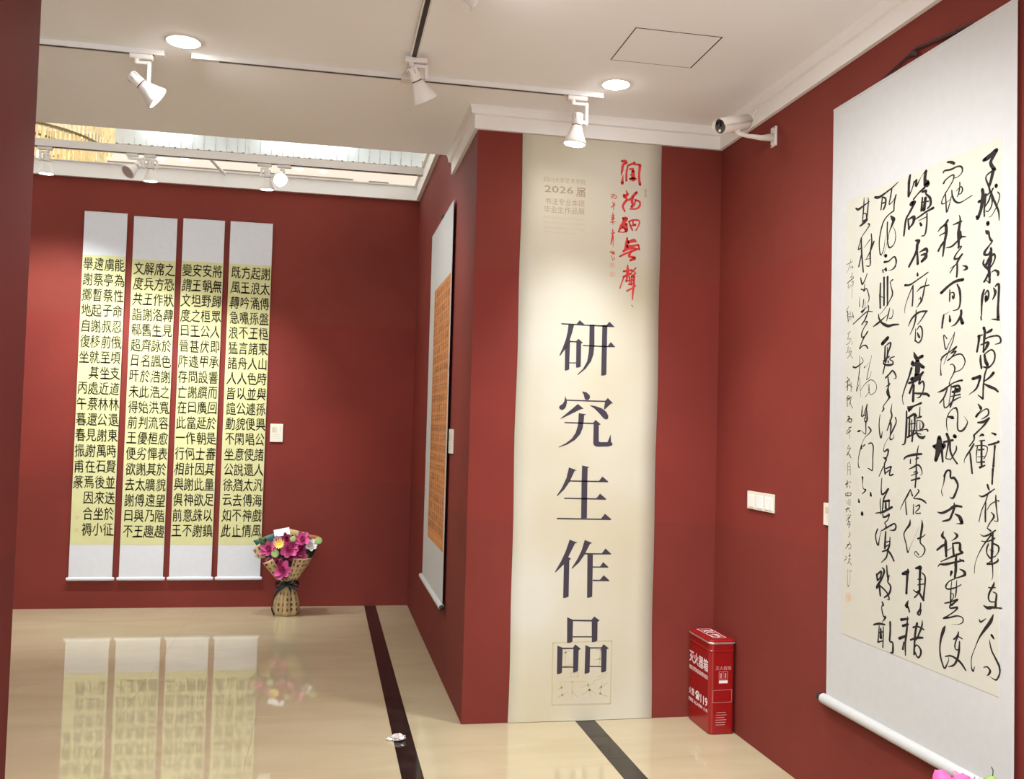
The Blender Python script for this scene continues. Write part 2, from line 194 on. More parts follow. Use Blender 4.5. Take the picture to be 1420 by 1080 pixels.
# brush strokes and printed characters, traced in half millimetres on their sheets
INK_R0 = """5354 4801 26 5313 4808 34 5244 4835 23;5238 4831 21 5272 4797 22 5294 4767 20 5276 4733 22 5257 4711 22;5265 4723 24 5279 4680 20 5293 4643 19 5308 4610 13;5279 4709 12 5323 4697 11 5338 4677 10 5319 4636 11 5306 4610 11 5300 4588 12 5289 4575 13 5269 4596 10;5371 4613 19 5363 4577 24 5370 4527 26 5385 4478 20 5413 4434 23;5401 4541 21 5367 4547 16 5322 4567 11 5289 4577 12;5423 4449 16 5411 4431 16;5337 4576 11 5344 4520 12 5351 4475 11 5349 4435 11;5289 4575 14 5270 4534 14 5241 4482 14 5217 4431 11 5213 4379 6;5292 4560 10 5311 4523 12 5344 4495 8;5281 4542 12 5277 4505 9 5292 4473 9 5317 4458 8 5338 4468 5;5227 4562 8 5209 4535 7 5226 4488 7 5255 4449 6 5284 4422 5 5310 4420 3;5243 4610 20 5240 4599 19;5317 4387 22 5315 4375 22;5338 4340 6 5319 4324 26 5305 4310 13 5300 4290 12 5286 4268 15 5275 4260 13 5295 4241 10 5337 4210 16 5346 4189 18 5313 4180 15 5286 4198 17 5286 4217 14;5284 4207 17 5290 4163 22 5313 4141 18 5327 4118 14;5286 4207 14 5288 4144 20 5303 4101 22 5298 4043 17 5296 3998 14;5350 4154 9 5357 4129 14 5331 4103 17 5308 4083 13;5285 4162 12 5258 4174 15 5247 4149 11 5267 4115 10 5294 4093 12;5331 4125 12 5294 4145 17;5312 4055 13 5330 4029 14 5347 4012 14;5330 4022 5 5298 3995 6;5280 4062 5 5248 4070 13 5219 4053 18 5221 4034 13;5348 3960 13 5362 3924 17 5369 3866 13 5370 3808 9 5375 3770 6;5380 3790 6 5370 3770 9;5339 3930 9 5316 3953 10 5304 3929 12 5311 3898 13 5334 3881 9;5329 3916 17 5327 3893 22;5261 3961 6 5243 3933 18 5251 3909 13 5267 3889 8;5243 3968 10 5219 3980 15 5210 3954 15 5215 3879 14 5219 3817 16 5217 3766 20;5210 3753 14 5241 3759 11 5277 3765 4;5348 3717 18 5338 3691 17 5341 3659 17 5347 3608 12 5349 3563 15;5318 3682 13 5286 3692 20 5274 3699 14;5393 3667 22 5394 3638 16 5411 3568 13;5393 3667 13 5360 3673 8;5332 3645 9 5290 3654 11 5218 3654 11 5193 3630 10 5200 3608 10 5244 3603 4;5373 3610 9 5308 3621 15 5310 3599 14 5336 3575 13;5326 3592 13 5314 3605 18;5377 3543 9 5377 3508 15 5367 3459 12;5340 3547 9 5280 3571 10 5248 3550 11 5247 3506 11 5280 3470 11 5316 3462 17 5358 3468 5;5340 3544 13 5330 3505 20 5312 3478 20;5314 3459 10 5334 3422 11 5345 3365 12 5350 3314 10 5351 3263 11;5399 3290 5 5356 3266 15;5449 3396 21 5419 3400 22 5381 3410 18;5379 3405 17 5392 3367 14 5418 3329 12 5485 3294 3;5256 3424 19 5288 3399 15 5334 3377 8;5338 3358 8 5297 3341 19 5242 3323 16 5215 3305 12;5398 3232 6 5374 3209 19 5369 3199 15;5365 3193 6 5407 3164 9 5416 3148 12 5379 3174 6 5323 3199 9 5300 3189 10 5304 3160 11 5360 3135 6;5397 3113 12 5350 3116 18 5293 3140 14;5299 3132 11 5331 3103 14 5368 3075 11 5434 3032 12;5434 3027 14 5434 3001 9 5477 2960 9;5434 2976 10 5467 2936 13 5500 2903 10 5525 2872 5 5527 2849 3;5471 2916 9 5461 2859 13 5449 2785 10;5382 3025 6 5359 3035 17 5347 3033 15;5382 2996 6 5335 3000 9;5363 2996 14 5362 2933 14 5361 2844 14;5400 2964 8 5409 2912 7 5409 2861 4;5424 2963 6 5367 2968 8 5316 2962 8 5307 2941 6 5320 2909 6 5340 2882 6;5399 2893 4 5339 2898 6;5404 2858 6 5334 2864 11;5375 2827 17 5329 2842 9;5390 2938 10 5339 2943 9;5265 3047 10 5235 3039 16;5298 2972 10 5257 2979 14 5204 2993 12 5213 2999 7;5239 2967 14 5243 2930 11 5252 2836 14;5256 2823 15 5260 2767 11 5262 2729 11;5305 2723 11 5296 2702 13 5286 2687 6;5383 2648 6 5346 2645 13 5291 2671 11 5241 2699 7;5300 2664 8 5322 2612 7 5359 2552 6 5381 2483 6;5318 2612 6 5322 2549 11 5321 2489 10;5308 2563 4 5272 2603 6 5210 2630 7 5201 2625 7;5228 2663 6 5227 2620 11 5218 2558 7 5209 2504 7 5244 2503 4;5267 2551 7 5246 2537 12 5249 2518 11 5289 2477 4 5305 2450 4;5303 2449 8 5272 2436 11;5276 2486 3 5301 2455 4;5371 2405 3 5331 2396 10 5275 2418 11 5229 2445 8;5354 2363 7 5306 2366 8 5252 2386 10 5236 2396 8;5268 2411 10 5314 2365 9 5354 2319 7 5394 2259 4 5418 2200 4 5421 2150 4;5252 2429 9 5256 2380 14 5259 2310 17 5262 2261 14 5254 2219 9 5251 2160 5 5261 2132 2;5291 2354 8 5306 2325 10 5306 2293 9 5282 2269 11;5248 2360 11 5205 2351 12 5199 2328 9 5209 2306 6 5232 2284 4;5278 2318 6 5251 2313 11;5278 2267 11 5228 2284 6;5299 2229 15 5250 2236 11 5208 2258 11 5205 2272 6;5305 2222 6 5270 2249 6;5238 2125 4 5245 2102 14 5272 2066 12 5288 2031 11 5284 2005 11 5260 1998 9 5225 2007 6;5288 2082 8 5226 2092 6;5249 2062 6 5218 2054 11 5222 2011 13 5225 1978 15;5333 1963 6 5295 1955 22 5256 1966 17 5217 1970 10 5173 1977 8;5372 1870 5 5364 1856 14 5346 1862 9 5309 1887 3;5243 1926 4 5269 1875 21 5327 1809 15 5371 1754 9 5408 1686 4 5441 1617 5 5444 1561 6 5429 1529 10 5412 1563 3;5258 1794 16 5240 1778 12;5276 1765 2 5272 1737 8 5254 1696 11 5218 1656 13 5189 1619 12 5185 1581 8 5206 1539 9 5227 1529 9 5267 1536 2 5292 1537 1;5329 1579 5 5296 1590 10 5270 1574 14 5281 1549 10 5299 1536 3;5724 4887 12 5688 4877 19 5651 4858 16 5660 4854 10;5766 4825 11 5750 4835 13 5687 4826 15 5615 4828 12 5574 4812 12 5569 4780 9 5604 4759 6 5650 4757 6;5762 4751 15 5744 4767 12 5692 4782 10 5655 4779 10 5665 4744 9 5712 4701 8 5738 4680 9 5775 4640 8 5780 4613 9 5737 4610 6 5683 4625 5;5743 4681 9 5735 4610 10 5728 4543 10 5705 4576 8 5680 4638 6;5675 4682 8 5669 4643 12 5643 4602 14 5602 4579 12 5552 4581 8 5468 4598 7;5593 4716 8 5593 4679 9 5608 4635 8 5620 4624 5;5628 4664 5 5583 4683 7 5564 4662 10 5577 4638 8 5603 4637 5;5714 4485 17 5746 4461 17 5788 4448 14 5820 4427 6;5733 4458 21 5729 4402 22 5744 4350 19 5764 4249 11;5724 4408 14 5766 4403 11 5804 4396 6;5755 4345 17 5792 4317 15 5813 4293 15;5596 4494 5 5585 4461 13 5600 4390 22 5599 4329 20 5599 4275 12;5657 4442 7 5611 4446 14 5570 4448 11;5524 4334 5 5564 4343 13 5619 4320 14 5670 4299 15 5728 4299 6;5580 4383 9 5574 4345 12;5609 4277 8 5568 4280 9 5629 4234 12 5639 4208 16 5598 4208 11 5558 4231 12 5613 4184 12;5573 4218 9 5613 4178 11 5648 4157 9 5687 4121 8;5628 4171 6 5684 4149 5;5613 4185 9 5612 4131 14 5617 4085 13;5562 4150 4 5527 4141 15 5517 4123 19 5552 4118 5;5777 3999 22 5699 4036 19 5627 4056 20 5556 4056 23;5611 4033 11 5585 3986 16 5579 3912 13 5599 3868 11 5655 3862 4;5688 4007 7 5687 3966 12 5689 3929 9;5682 3983 6 5651 3985 9 5641 3963 11 5651 3943 14 5661 3963 8;5749 3844 11 5759 3804 15 5767 3757 12;5749 3844 5 5686 3859 2;5688 3834 7 5683 3803 18 5683 3793 16;5569 3854 15 5573 3818 19 5623 3770 13 5669 3758 3;5573 3808 16 5558 3773 24 5551 3768 21;5713 3678 7 5747 3707 8 5744 3666 8 5725 3607 9 5694 3641 5 5635 3710 5;5635 3716 6 5648 3665 7 5693 3594 6 5745 3506 3;5777 3539 9 5745 3564 12 5673 3592 9 5611 3618 11 5657 3585 8 5672 3576 8 5616 3588 11 5682 3539 8 5708 3531 7 5641 3557 9 5571 3565 10 5535 3536 9 5528 3503 7 5560 3465 6 5625 3448 7;5766 3560 6 5778 3499 5 5776 3458 8 5773 3436 11;5677 3500 6 5651 3502 7 5630 3480 10 5635 3450 10 5675 3399 5 5685 3372 9;5806 3319 5 5742 3334 17 5660 3371 9 5589 3388 12 5554 3390 13;5706 3339 9 5737 3286 12 5784 3246 10;5742 3279 6 5736 3218 10 5704 3218 9 5658 3250 10 5608 3269 8;5665 3358 9 5669 3318 6 5689 3231 5;5649 3351 15 5588 3355 17 5583 3322 17 5649 3317 17;5618 3336 12 5598 3329 24;5619 3356 12 5638 3283 12 5673 3217 12;5669 3287 6 5573 3298 11;5638 3263 8 5568 3281 8;5637 3210 6 5678 3184 6 5709 3137 7 5708 3083 7 5697 3053 3;5698 3153 9 5657 3147 23 5642 3143 17;5632 3206 8 5612 3209 13 5596 3169 10 5598 3090 10 5585 3060 12 5545 3061 14 5506 3097 10 5501 3123 6 5536 3156 1;5786 3011 30 5786 2967 45 5799 2912 38 5822 2856 25;5844 2950 23 5785 2946 61 5738 2958 34;5758 2920 19 5747 2849 15;5707 3036 19 5686 2996 21 5696 2948 12 5711 2894 8 5711 2871 9 5669 2869 6;5738 2981 15 5645 2996 16;5671 2983 12 5670 2929 15 5644 2883 12 5598 2842 12;5627 3023 27 5619 3019 24;5609 2961 5 5609 2931 12 5649 2883 8 5669 2862 5;5730 2753 15 5704 2788 13 5668 2790 16 5663 2744 13 5627 2746 19 5591 2708 14 5596 2675 13 5636 2613 15 5671 2617 3;5725 2754 12 5737 2699 6 5755 2664 3 5757 2644 6 5744 2619 6;5801 2506 5 5753 2503 17 5681 2529 17 5620 2561 18 5550 2563 13;5625 2581 8 5625 2548 17 5650 2499 16 5675 2467 16 5742 2449 11;5614 2509 9 5569 2494 24 5547 2460 25;5549 2453 13 5608 2447 2;5731 2384 4 5746 2349 23 5714 2332 13 5709 2300 21 5703 2220 16;5801 2248 12 5750 2281 17 5709 2300 16;5623 2386 6 5592 2373 18 5607 2352 12 5648 2330 3;5637 2315 9 5632 2283 15 5624 2231 14;5637 2312 9 5567 2324 17 5562 2279 21 5535 2269 12;5688 2262 6 5647 2284 3;5760 2176 6 5656 2220 12 5537 2266 13;5596 2248 12 5610 2167 14;5526 2212 12 5566 2220 8;5790 2136 4 5768 2157 10 5717 2164 17 5609 2194 14 5529 2218 11;5603 2216 17 5603 2153 19 5613 2092 15;5646 2125 19 5656 2099 10;5565 2155 6 5523 2147 18 5513 2128 19 5554 2108 10 5613 2088 8;5613 2085 7 5672 2058 8 5705 2020 12 5682 2006 11 5607 2028 9 5549 2057 6;5645 2062 5 5652 1998 9 5654 1941 12 5654 1906 11;5594 2077 5 5598 2007 10 5608 1963 6;5649 1984 6 5626 1981 7 5630 1952 6 5654 1934 6;5714 1907 8 5649 1928 10 5579 1958 9 5643 1908 13;5654 1909 8 5659 1884 11 5582 1905 12 5616 1871 8 5680 1830 8 5730 1803 9 5658 1824 11 5583 1849 9 5533 1846 9 5530 1819 8 5572 1796 3 5642 1782 1;5707 1758 6 5723 1730 20 5750 1667 16 5761 1601 11 5754 1545 13 5732 1501 12 5709 1478 12 5671 1537 5 5672 1561 3;5572 1748 7 5582 1718 14 5619 1689 10;5587 1720 10 5534 1711 8;5577 1719 8 5605 1664 10 5602 1630 9 5570 1631 8;5560 1688 8 5565 1632 15 5580 1573 15 5617 1522 12 5676 1497 4;5705 1557 7 5645 1575 12 5580 1566 17 5538 1549 16 5499 1519 11;6145 4904 18 6157 4854 23 6160 4756 20;6158 4752 14 6119 4799 9 6095 4846 14;6071 4849 20 6070 4806 18 6011 4862 4 5959 4890 13;5959 4887 22 5970 4844 25 5967 4788 25;5949 4802 40 5942 4787 40;5975 4772 19 6040 4750 13 6099 4719 14;6123 4691 38 6095 4692 36;6095 4681 20 6153 4626 18 6190 4588 17 6213 4477 14;6165 4590 11 6151 4513 17;6165 4583 9 6097 4591 26 6103 4547 21 6151 4519 11;5998 4748 16 5957 4745 21 5962 4724 10;5951 4718 13 5910 4683 19 5903 4637 18 5937 4616 12;5997 4707 13 6008 4616 18;5962 4695 24 5978 4614 25;6009 4676 9 5927 4665 10;6097 4565 6 6019 4580 15 5949 4596 16 5874 4605 20;6037 4550 6 5948 4559 9;5943 4580 12 5945 4507 13 5964 4437 13 6008 4435 6;6021 4530 13 6006 4511 19;6071 4415 12 6034 4403 25 6052 4380 22 6063 4330 21 6147 4239 17;6051 4328 16 6044 4241 19;6021 4323 9 5951 4332 24 5941 4301 16 6003 4297 10;6003 4297 13 5956 4296 21 5954 4274 28 5997 4252 21;6046 4178 9 6045 4160 19;6192 4110 18 6133 4105 14 6048 4127 11 5925 4163 9;6096 4096 10 6156 4015 7 6192 3944 5 6191 3906 3;6098 4089 10 6097 4015 11 6104 3948 11;6053 4042 4 6000 4068 13 5913 4072 9;5937 4125 5 5965 4056 11 5993 3971 10 6028 3954 7;6034 3984 4 6005 3999 7;6008 3996 9 6004 3966 13 6051 3931 4;6147 3807 5 6105 3859 15 6021 3894 15 5933 3891 13;5939 3892 12 6003 3833 8 6044 3808 5;6057 3913 7 6062 3854 13 6086 3797 10 6127 3745 5;6061 3780 7 6066 3692 11;6043 3771 7 6014 3796 10 5986 3765 12 5989 3707 12 6024 3677 11 6060 3695 9;6040 3749 9 6025 3724 18 6013 3713 13;6078 3614 7 6065 3586 26 6042 3563 29;6042 3563 21 5982 3579 25;6094 3545 22 6094 3527 26 6036 3527 33 5967 3500 23;6038 3556 31 6035 3484 43 6046 3442 36;6105 3502 18 6139 3432 15 6174 3376 12 6207 3312 9 6211 3283 5 6199 3246 7;6104 3423 26 6023 3434 28 5972 3465 17;6133 3396 17 6069 3407 20 6006 3426 17;6078 3408 17 6126 3324 16;6077 3379 17 6084 3265 19;6006 3419 18 6016 3384 13 5975 3403 14 5959 3368 13 5974 3326 10 6009 3292 11 6038 3289 4;6079 3322 10 5998 3316 18 5931 3311 20 5903 3298 17;6146 3227 9 6124 3214 36 6078 3229 14 5992 3249 18;6127 3212 22 6130 3196 16;6159 3195 12 6160 3087 17 6174 2971 15 6210 2952 6;6147 3144 13 6071 3172 20 6042 3158 13;6063 3165 17 6062 3087 13 6075 3044 13;6123 3144 13 6127 3015 16;6097 3130 10 6098 3023 9;6134 3101 9 6053 3108 9;6133 3051 9 6052 3059 9;6145 3008 14 6052 3037 14;6081 3044 14 6091 2980 16;6003 3221 7 6007 3158 12;6042 3144 10 5990 3154 15;6036 3129 8 5984 3122 8 5961 3094 16 5983 3066 12 6035 3059 10 6036 3129 8;6001 3115 6 6000 3066 8;6046 3052 13 6017 3017 17 5971 3007 22 5943 3018 10;5995 3055 7 5938 3066 8 5916 3061 14 5914 3053 11;6023 3038 8 5989 3031 8;6017 2951 5 6029 2905 11 6040 2837 10 6039 2747 13 6050 2656 11;6187 2847 9 6159 2867 15 6072 2885 19 5980 2893 15;6108 2850 9 6108 2823 11;6053 2852 5 6016 2864 11;6126 2780 4 6083 2794 11 6021 2815 14 5985 2795 11 5972 2758 7 5996 2742 2;6100 2736 5 6021 2759 10;6096 2702 11 6002 2723 16;6070 2760 7 6033 2770 13;6105 2637 8 6142 2589 13 6192 2531 7 6227 2481 3;6160 2549 7 6156 2504 10 6146 2455 10;6105 2637 7 6080 2594 13;6019 2643 7 6007 2629 11 6067 2579 7;6061 2576 8 5994 2578 13 5946 2567 15 5922 2554 8;6066 2534 7 6068 2466 10;6042 2521 7 5999 2536 13 6005 2510 10 6041 2484 7 6029 2474 9 5986 2481 9;6104 2425 4 6111 2387 17 6157 2344 11 6176 2307 10 6149 2246 10 6129 2188 10 6099 2237 2 5997 2384 1;5970 2435 4 5965 2395 18 5984 2311 13 5983 2274 11 5941 2250 11 5935 2221 11 5970 2183 5 6018 2173 4 6051 2191 5 6034 2208 7 6003 2188 9;6014 2300 13 5966 2317 9 5928 2339 5;6186 2029 21 6131 2048 31 6125 2069 13;6129 2054 22 6136 1972 18 6141 1898 19;6036 2090 12 5983 2104 30;5983 2098 21 5988 2018 17 5987 1947 16;5960 2069 11 5928 2049 13 5930 1985 13 5946 1890 14;6011 2018 7 5965 2026 9;6011 1979 7 5941 1997 9;6057 1935 9 6022 1926 14 5987 1943 16 6010 1914 10 6045 1886 12;5989 1925 17 5945 1886 18;6118 1851 6 6140 1807 28 6121 1807 16 6103 1774 12;5974 1860 9 5979 1819 13 6008 1782 17 5984 1777 11 5968 1815 10;6199 1700 22 6120 1723 16;6180 1660 18 6119 1684 17;6124 1737 7 6131 1645 17 6148 1546 15 6144 1460 9;6219 1563 21 6136 1600 16;6166 1549 9 6177 1496 16;6013 1713 17 6035 1629 16 6045 1490 14;5955 1746 4 5960 1702 14 6005 1621 11 6023 1596 9;6059 1674 12 6006 1692 13 5937 1686 11;6088 1581 12 6017 1611 17 5948 1627 13;6040 1542 9 6010 1563 10 5969 1537 16 5975 1500 13 6003 1479 14 6033 1507 13;6592 4849 19 6534 4836 23 6443 4851 15 6365 4868 12 6292 4891 7;6371 4857 11 6386 4801 12 6402 4749 9 6342 4771 7 6315 4807 10 6336 4750 12 6340 4692 11;6493 4826 12 6509 4733 11;6482 4824 11 6448 4802 16 6453 4757 16 6475 4730 16;6493 4779 12 6464 4779 12;6340 4689 12 6406 4674 11 6462 4646 12 6495 4600 12 6522 4525 10 6527 4459 9 6508 4386 11 6475 4410 7 6458 4460 5 6448 4524 1;6422 4621 11 6424 4559 12 6416 4465 11 6391 4421 13 6336 4437 8 6315 4485 7 6327 4540 5 6355 4575 3;6382 4659 9 6350 4629 30 6342 4616 26 6393 4546 7 6409 4510 8;6403 4502 6 6436 4442 3 6457 4394 3 6463 4371 5;6440 4371 25 6438 4365 25;6456 4324 19 6400 4321 13 6334 4343 13 6307 4315 15 6312 4277 11 6366 4247 5;6308 4271 6 6331 4253 6 6402 4251 4;6481 4269 9 6469 4246 10;6439 4271 20 6432 4256 18;6469 4265 6 6439 4268 8;6504 4171 12 6508 4075 16 6504 3982 15;6459 4207 16 6457 4104 16 6456 3997 15;6413 4204 18 6412 4097 16 6410 3992 13;6348 4173 12 6377 4159 8 6364 4119 8 6346 4068 13 6375 4029 9 6422 3986 6 6506 3932 3;6521 4077 6 6465 4055 6;6524 3938 6 6520 3905 14 6480 3865 19 6401 3834 23 6336 3836 17 6266 3832 11;6597 3848 7 6529 3870 17 6432 3910 6 6414 3918 5;6379 3967 6 6402 3913 12 6420 3873 5;6390 3891 5 6360 3888 9 6340 3913 6 6340 3948 6;6471 3707 30 6403 3745 28;6422 3690 8 6369 3707 15 6369 3679 15 6397 3632 14 6426 3564 15;6434 3684 13 6439 3593 17;6404 3675 8 6403 3612 17;6456 3577 10 6379 3603 11;6314 3599 8 6355 3594 10 6373 3582 9 6337 3565 10 6331 3544 9;6427 3578 9 6456 3558 13 6402 3541 17 6337 3544 17 6332 3565 8;6432 3550 13 6444 3522 11 6459 3481 10;6397 3576 8 6391 3561 13;6424 3448 14 6383 3470 13 6336 3496 14 6298 3463 12 6295 3438 8 6324 3438 3;6395 3450 10 6386 3415 13 6382 3387 12;6417 3381 6 6370 3400 13;6387 3380 12 6402 3339 17 6386 3310 14;6368 3303 17 6409 3269 8 6451 3235 9 6444 3214 15 6468 3195 7;6387 3366 7 6374 3296 15;6492 3172 6 6503 3102 8 6495 3038 11 6476 2997 13 6459 3046 4;6338 3257 2 6351 3199 12 6339 3164 14 6359 3123 12 6399 3053 8;6365 3130 10 6349 3095 15 6358 3026 8 6357 2988 12 6316 2999 6 6311 3027 3;6296 3150 11 6284 3116 10 6323 3061 14 6358 3019 11;6375 3005 3 6416 2963 3 6437 2927 4 6432 2896 10 6385 2915 14 6385 2880 12 6413 2838 9;6444 2854 7 6414 2841 14;6418 2850 16 6405 2836 13 6429 2799 13 6418 2731 13;6442 2784 9 6497 2709 7;6410 2771 9 6344 2788 14 6349 2774 12 6361 2724 12 6318 2733 13;6410 2739 9 6361 2763 10;6459 2697 7 6466 2631 9 6457 2578 14 6413 2595 14 6377 2623 16;6371 2623 12 6431 2547 13 6442 2489 13 6448 2452 10;6475 2544 6 6477 2507 9 6466 2429 9;6437 2525 16 6363 2538 20;6406 2535 11 6405 2478 19;6363 2538 10 6363 2488 10;6542 2429 6 6448 2445 16 6387 2468 18 6326 2493 17;6442 2438 7 6435 2410 14 6386 2422 16 6356 2439 11 6379 2394 8 6416 2369 9 6397 2350 11 6403 2335 13;6464 2303 6 6409 2327 12 6348 2355 13 6294 2375 13 6274 2356 14 6294 2329 14 6354 2322 4;6508 2313 12 6533 2263 12 6519 2214 12 6496 2195 14 6482 2247 6 6464 2300 4;6402 2306 11 6407 2242 17 6412 2184 17;6347 2270 8 6352 2213 14 6375 2174 18;6407 2227 9 6346 2242 8;6412 2191 11 6346 2221 8;6443 2153 10 6381 2170 17 6332 2145 17 6296 2106 14;6375 2160 13 6393 2115 13 6454 2072 6;6512 1974 17 6505 1938 16;6505 1975 12 6454 2005 18 6466 1959 13 6504 1930 13;6442 2033 10 6416 2018 18 6440 1963 16 6504 1885 21 6510 1869 10;6385 2060 9 6377 2002 15 6364 1960 16;6352 1991 10 6370 1944 13 6332 1914 15 6350 1860 15 6412 1820 10;6478 1897 18 6463 1825 15;6471 1898 15 6413 1878 13 6368 1853 15 6349 1816 10 6380 1814 4;6437 1782 13 6424 1762 16 6443 1748 7 6436 1712 11 6416 1679 13 6391 1681 16 6434 1635 4;6544 1594 12 6473 1616 18 6402 1623 13;6472 1602 8 6486 1480 13;6421 1605 8 6420 1539 11 6425 1450 10;6453 1583 13 6451 1517 24;6471 1550 10 6420 1568 9;6489 1476 13 6419 1502 8;6334 1656 16 6332 1587 16 6337 1517 14 6300 1514 14 6299 1446 17 6327 1437 9;6860 4823 12 6821 4806 21 6746 4819 15 6672 4833 10;6744 4882 5 6746 4823 11 6756 4740 12 6765 4666 7;6687 4869 6 6683 4817 12 6702 4703 14;6752 4756 10 6714 4748 9 6706 4704 15 6751 4697 15;6795 4668 15 6735 4681 20 6695 4695 15;6683 4661 12 6661 4648 12 6712 4612 9 6771 4573 8 6807 4512 9 6814 4483 13 6762 4495 6;6778 4566 15 6768 4445 15 6742 4293 12;6775 4430 12 6808 4346 12;6637 4573 10 6629 4504 14 6649 4424 14 6647 4332 12 6706 4335 5;6600 4507 15 6635 4455 13 6700 4391 6 6722 4387 4 6655 4384 6;6739 4482 3 6651 4533 8;6779 4252 10 6755 4198 15 6719 4226 9 6687 4272 8;6718 4192 6 6732 4152 9 6770 4162 10;6729 4143 15 6695 4156 9 6665 4110 9 6657 4067 8 6678 4040 4;6791 4101 4 6790 4025 8;6731 4076 8 6744 4011 8;6708 4057 4 6721 3991 4;6766 3982 12 6685 4011 6;6751 3976 15 6721 3990 8;6879 3897 9 6788 3934 10 6684 3973 10 6604 3964 6;6670 4021 10 6662 3991 9 6705 3921 13 6757 3880 10;6705 3896 10 6675 3893 10 6726 3848 9 6755 3808 11 6747 3778 13 6695 3795 9 6669 3821 11 6732 3764 11 6768 3717 9 6783 3689 8 6746 3711 9 6694 3711 13 6667 3686 11;6872 3555 14 6833 3548 14 6765 3570 9 6728 3593 6 6759 3624 4;6782 3642 3 6779 3533 8 6800 3433 6 6821 3357 6 6785 3415 3;6778 3465 4 6760 3314 3;6705 3554 4 6712 3537 4 6647 3575 2;6612 3630 3 6646 3542 5 6674 3460 6 6674 3444 5 6630 3467 3 6617 3507 3;6761 3364 4 6702 3412 5 6615 3441 6 6550 3406 5 6549 3357 5 6613 3326 5 6643 3352 6 6658 3410 3;6644 3410 4 6643 3352 4 6700 3308 3;6729 3242 8 6742 3180 10 6720 3163 7 6667 3257 7;6667 3253 9 6683 3179 10 6682 3146 10;6735 3203 8 6742 3161 10 6676 3178 6;6666 3202 6 6664 3136 15 6682 3111 12 6680 3037 9 6695 3025 7 6747 3053 3;6705 3153 6 6694 3120 12;6792 3044 13 6766 3049 17;6644 3079 10 6611 3054 14 6636 3029 10 6694 2996 4 6737 2945 4;6737 2937 12 6737 2908 10;6744 2928 10 6780 2835 5 6779 2777 8 6766 2761 11;6715 2929 10 6693 2942 11;6642 2951 10 6599 2956 12 6577 2924 12 6582 2851 10 6585 2753 10 6616 2756 10 6648 2762 6;6720 2689 18 6717 2672 10 6716 2623 5 6698 2599 9 6671 2594 13 6722 2560 7;6769 2519 6 6766 2499 17 6761 2495 17;6606 2577 15 6602 2557 20;6719 2416 21 6719 2404 26;6941 3163 7 6917 3154 11 6956 3116 5;6940 3141 8 6886 3141 9 6893 3116 7 6932 3124 7;6931 3069 5 6892 3077 9;6961 3021 5 6899 3048 9;6915 3069 4 6909 2984 3;6962 3034 4 6931 3060 5;6920 2932 7 6943 2906 3;6943 2898 3 6896 2912 5 6950 2851 5 6919 2864 4 6887 2832 7;6943 2881 4 6895 2840 5;6933 2787 3 6938 2693 3;6933 2787 3 6902 2793 3 6896 2696 4;6932 2762 3 6901 2763 3;6931 2736 3 6900 2738 3;6960 2620 9 6921 2635 7;6937 2651 7 6941 2595 7;6906 2644 4 6883 2641 5;6906 2619 3 6897 2594 5;6956 2547 7 6955 2530 7 6896 2535 7 6881 2557 5 6951 2552 5;6927 2550 5 6927 2533 5;6942 2493 3 6933 2464 4;6914 2504 3 6913 2457 3;6892 2510 3 6891 2459 4;6956 2420 7 6902 2437 7;6925 2439 4 6948 2399 5;6917 2427 4 6885 2405 5;6939 2379 4 6931 2367 4;6908 2390 4 6911 2373 4;6946 2331 4 6877 2385 5;6923 2355 4 6892 2362 5;6908 2356 4 6922 2304 5;6987 4391 5 6898 4404 4;6924 4425 3 6949 4364 4 6980 4320 2;6934 4358 4 6897 4364 4 6901 4348 8;6903 4312 5 6910 4285 3 6935 4281 3 6881 4277 4;6976 4238 7 6881 4269 7;6953 4227 4 6960 4195 4 6916 4213 3;6902 4244 3 6902 4102 2;6902 4235 4 6884 4241 4 6889 4201 3;6949 4048 4 6978 4011 5 6956 4000 5;6963 4009 7 6954 3919 5;6970 3977 5 6933 3989 5;6970 3961 4 6925 3964 5 6954 3927 5;6919 4004 3 6910 3922 2;6889 3992 4 6878 3947 8;6911 3962 4 6874 3962 4;6959 3826 5 6915 3842 4;6937 3840 3 6951 3797 4 6958 3782 4 6907 3785 3 6943 3748 4 6980 3743 4;6899 3768 2 6891 3736 4;6949 3724 5 6956 3684 4 6978 3678 5;6905 3713 3 6941 3675 4 6897 3684 4 6919 3657 4 6955 3632 5;6926 3666 3 6881 3623 4;6956 3478 5 6916 3437 5;6979 3436 7 6916 3463 5;6947 3447 8 6953 3370 7;6978 3397 5 6915 3420 7;6900 3433 5 6898 3360 5;6923 3412 5 6876 3393 5;6937 3327 7 6960 3302 7 6921 3309 5;6959 3285 7 6897 3317 5;6951 3276 7 6951 3241 5;6913 3326 4 6904 3266 5 6872 3227 5;6882 3325 3 6927 3250 4;6919 2321 4 6890 2328 5 6910 2278 4;6933 2300 3 6882 2309 3;6895 2248 4 6887 2225 4 6916 2202 3;6901 2173 4 6893 2158 5 6951 2111 4;6929 2141 6 6879 2156 4 6874 2125 4 6907 2113 4;6949 2048 4 6934 2046 5;6963 2014 5 6934 2038 3;6891 2083 5 6886 2052 5;6905 2058 5 6877 2065 4;6905 2034 4 6876 2038 4;6890 2032 4 6919 1993 4;6905 2018 4 6861 1993 5;6918 1953 2 6915 1820 3;6910 1947 2 6880 1912 2 6886 1848 2 6907 1817 6;6874 1948 6 6867 1941 6"""
INK_R1 = """6935 1755 3 6877 1765 3 6873 1713 3 6934 1702 3 6935 1755 3;6920 1748 4 6920 1713 4;6899 1756 4 6898 1713 5;6927 1731 3 6880 1741 4;6898 1724 3 6879 1728 3;6884 1754 4 6888 1714 4"""
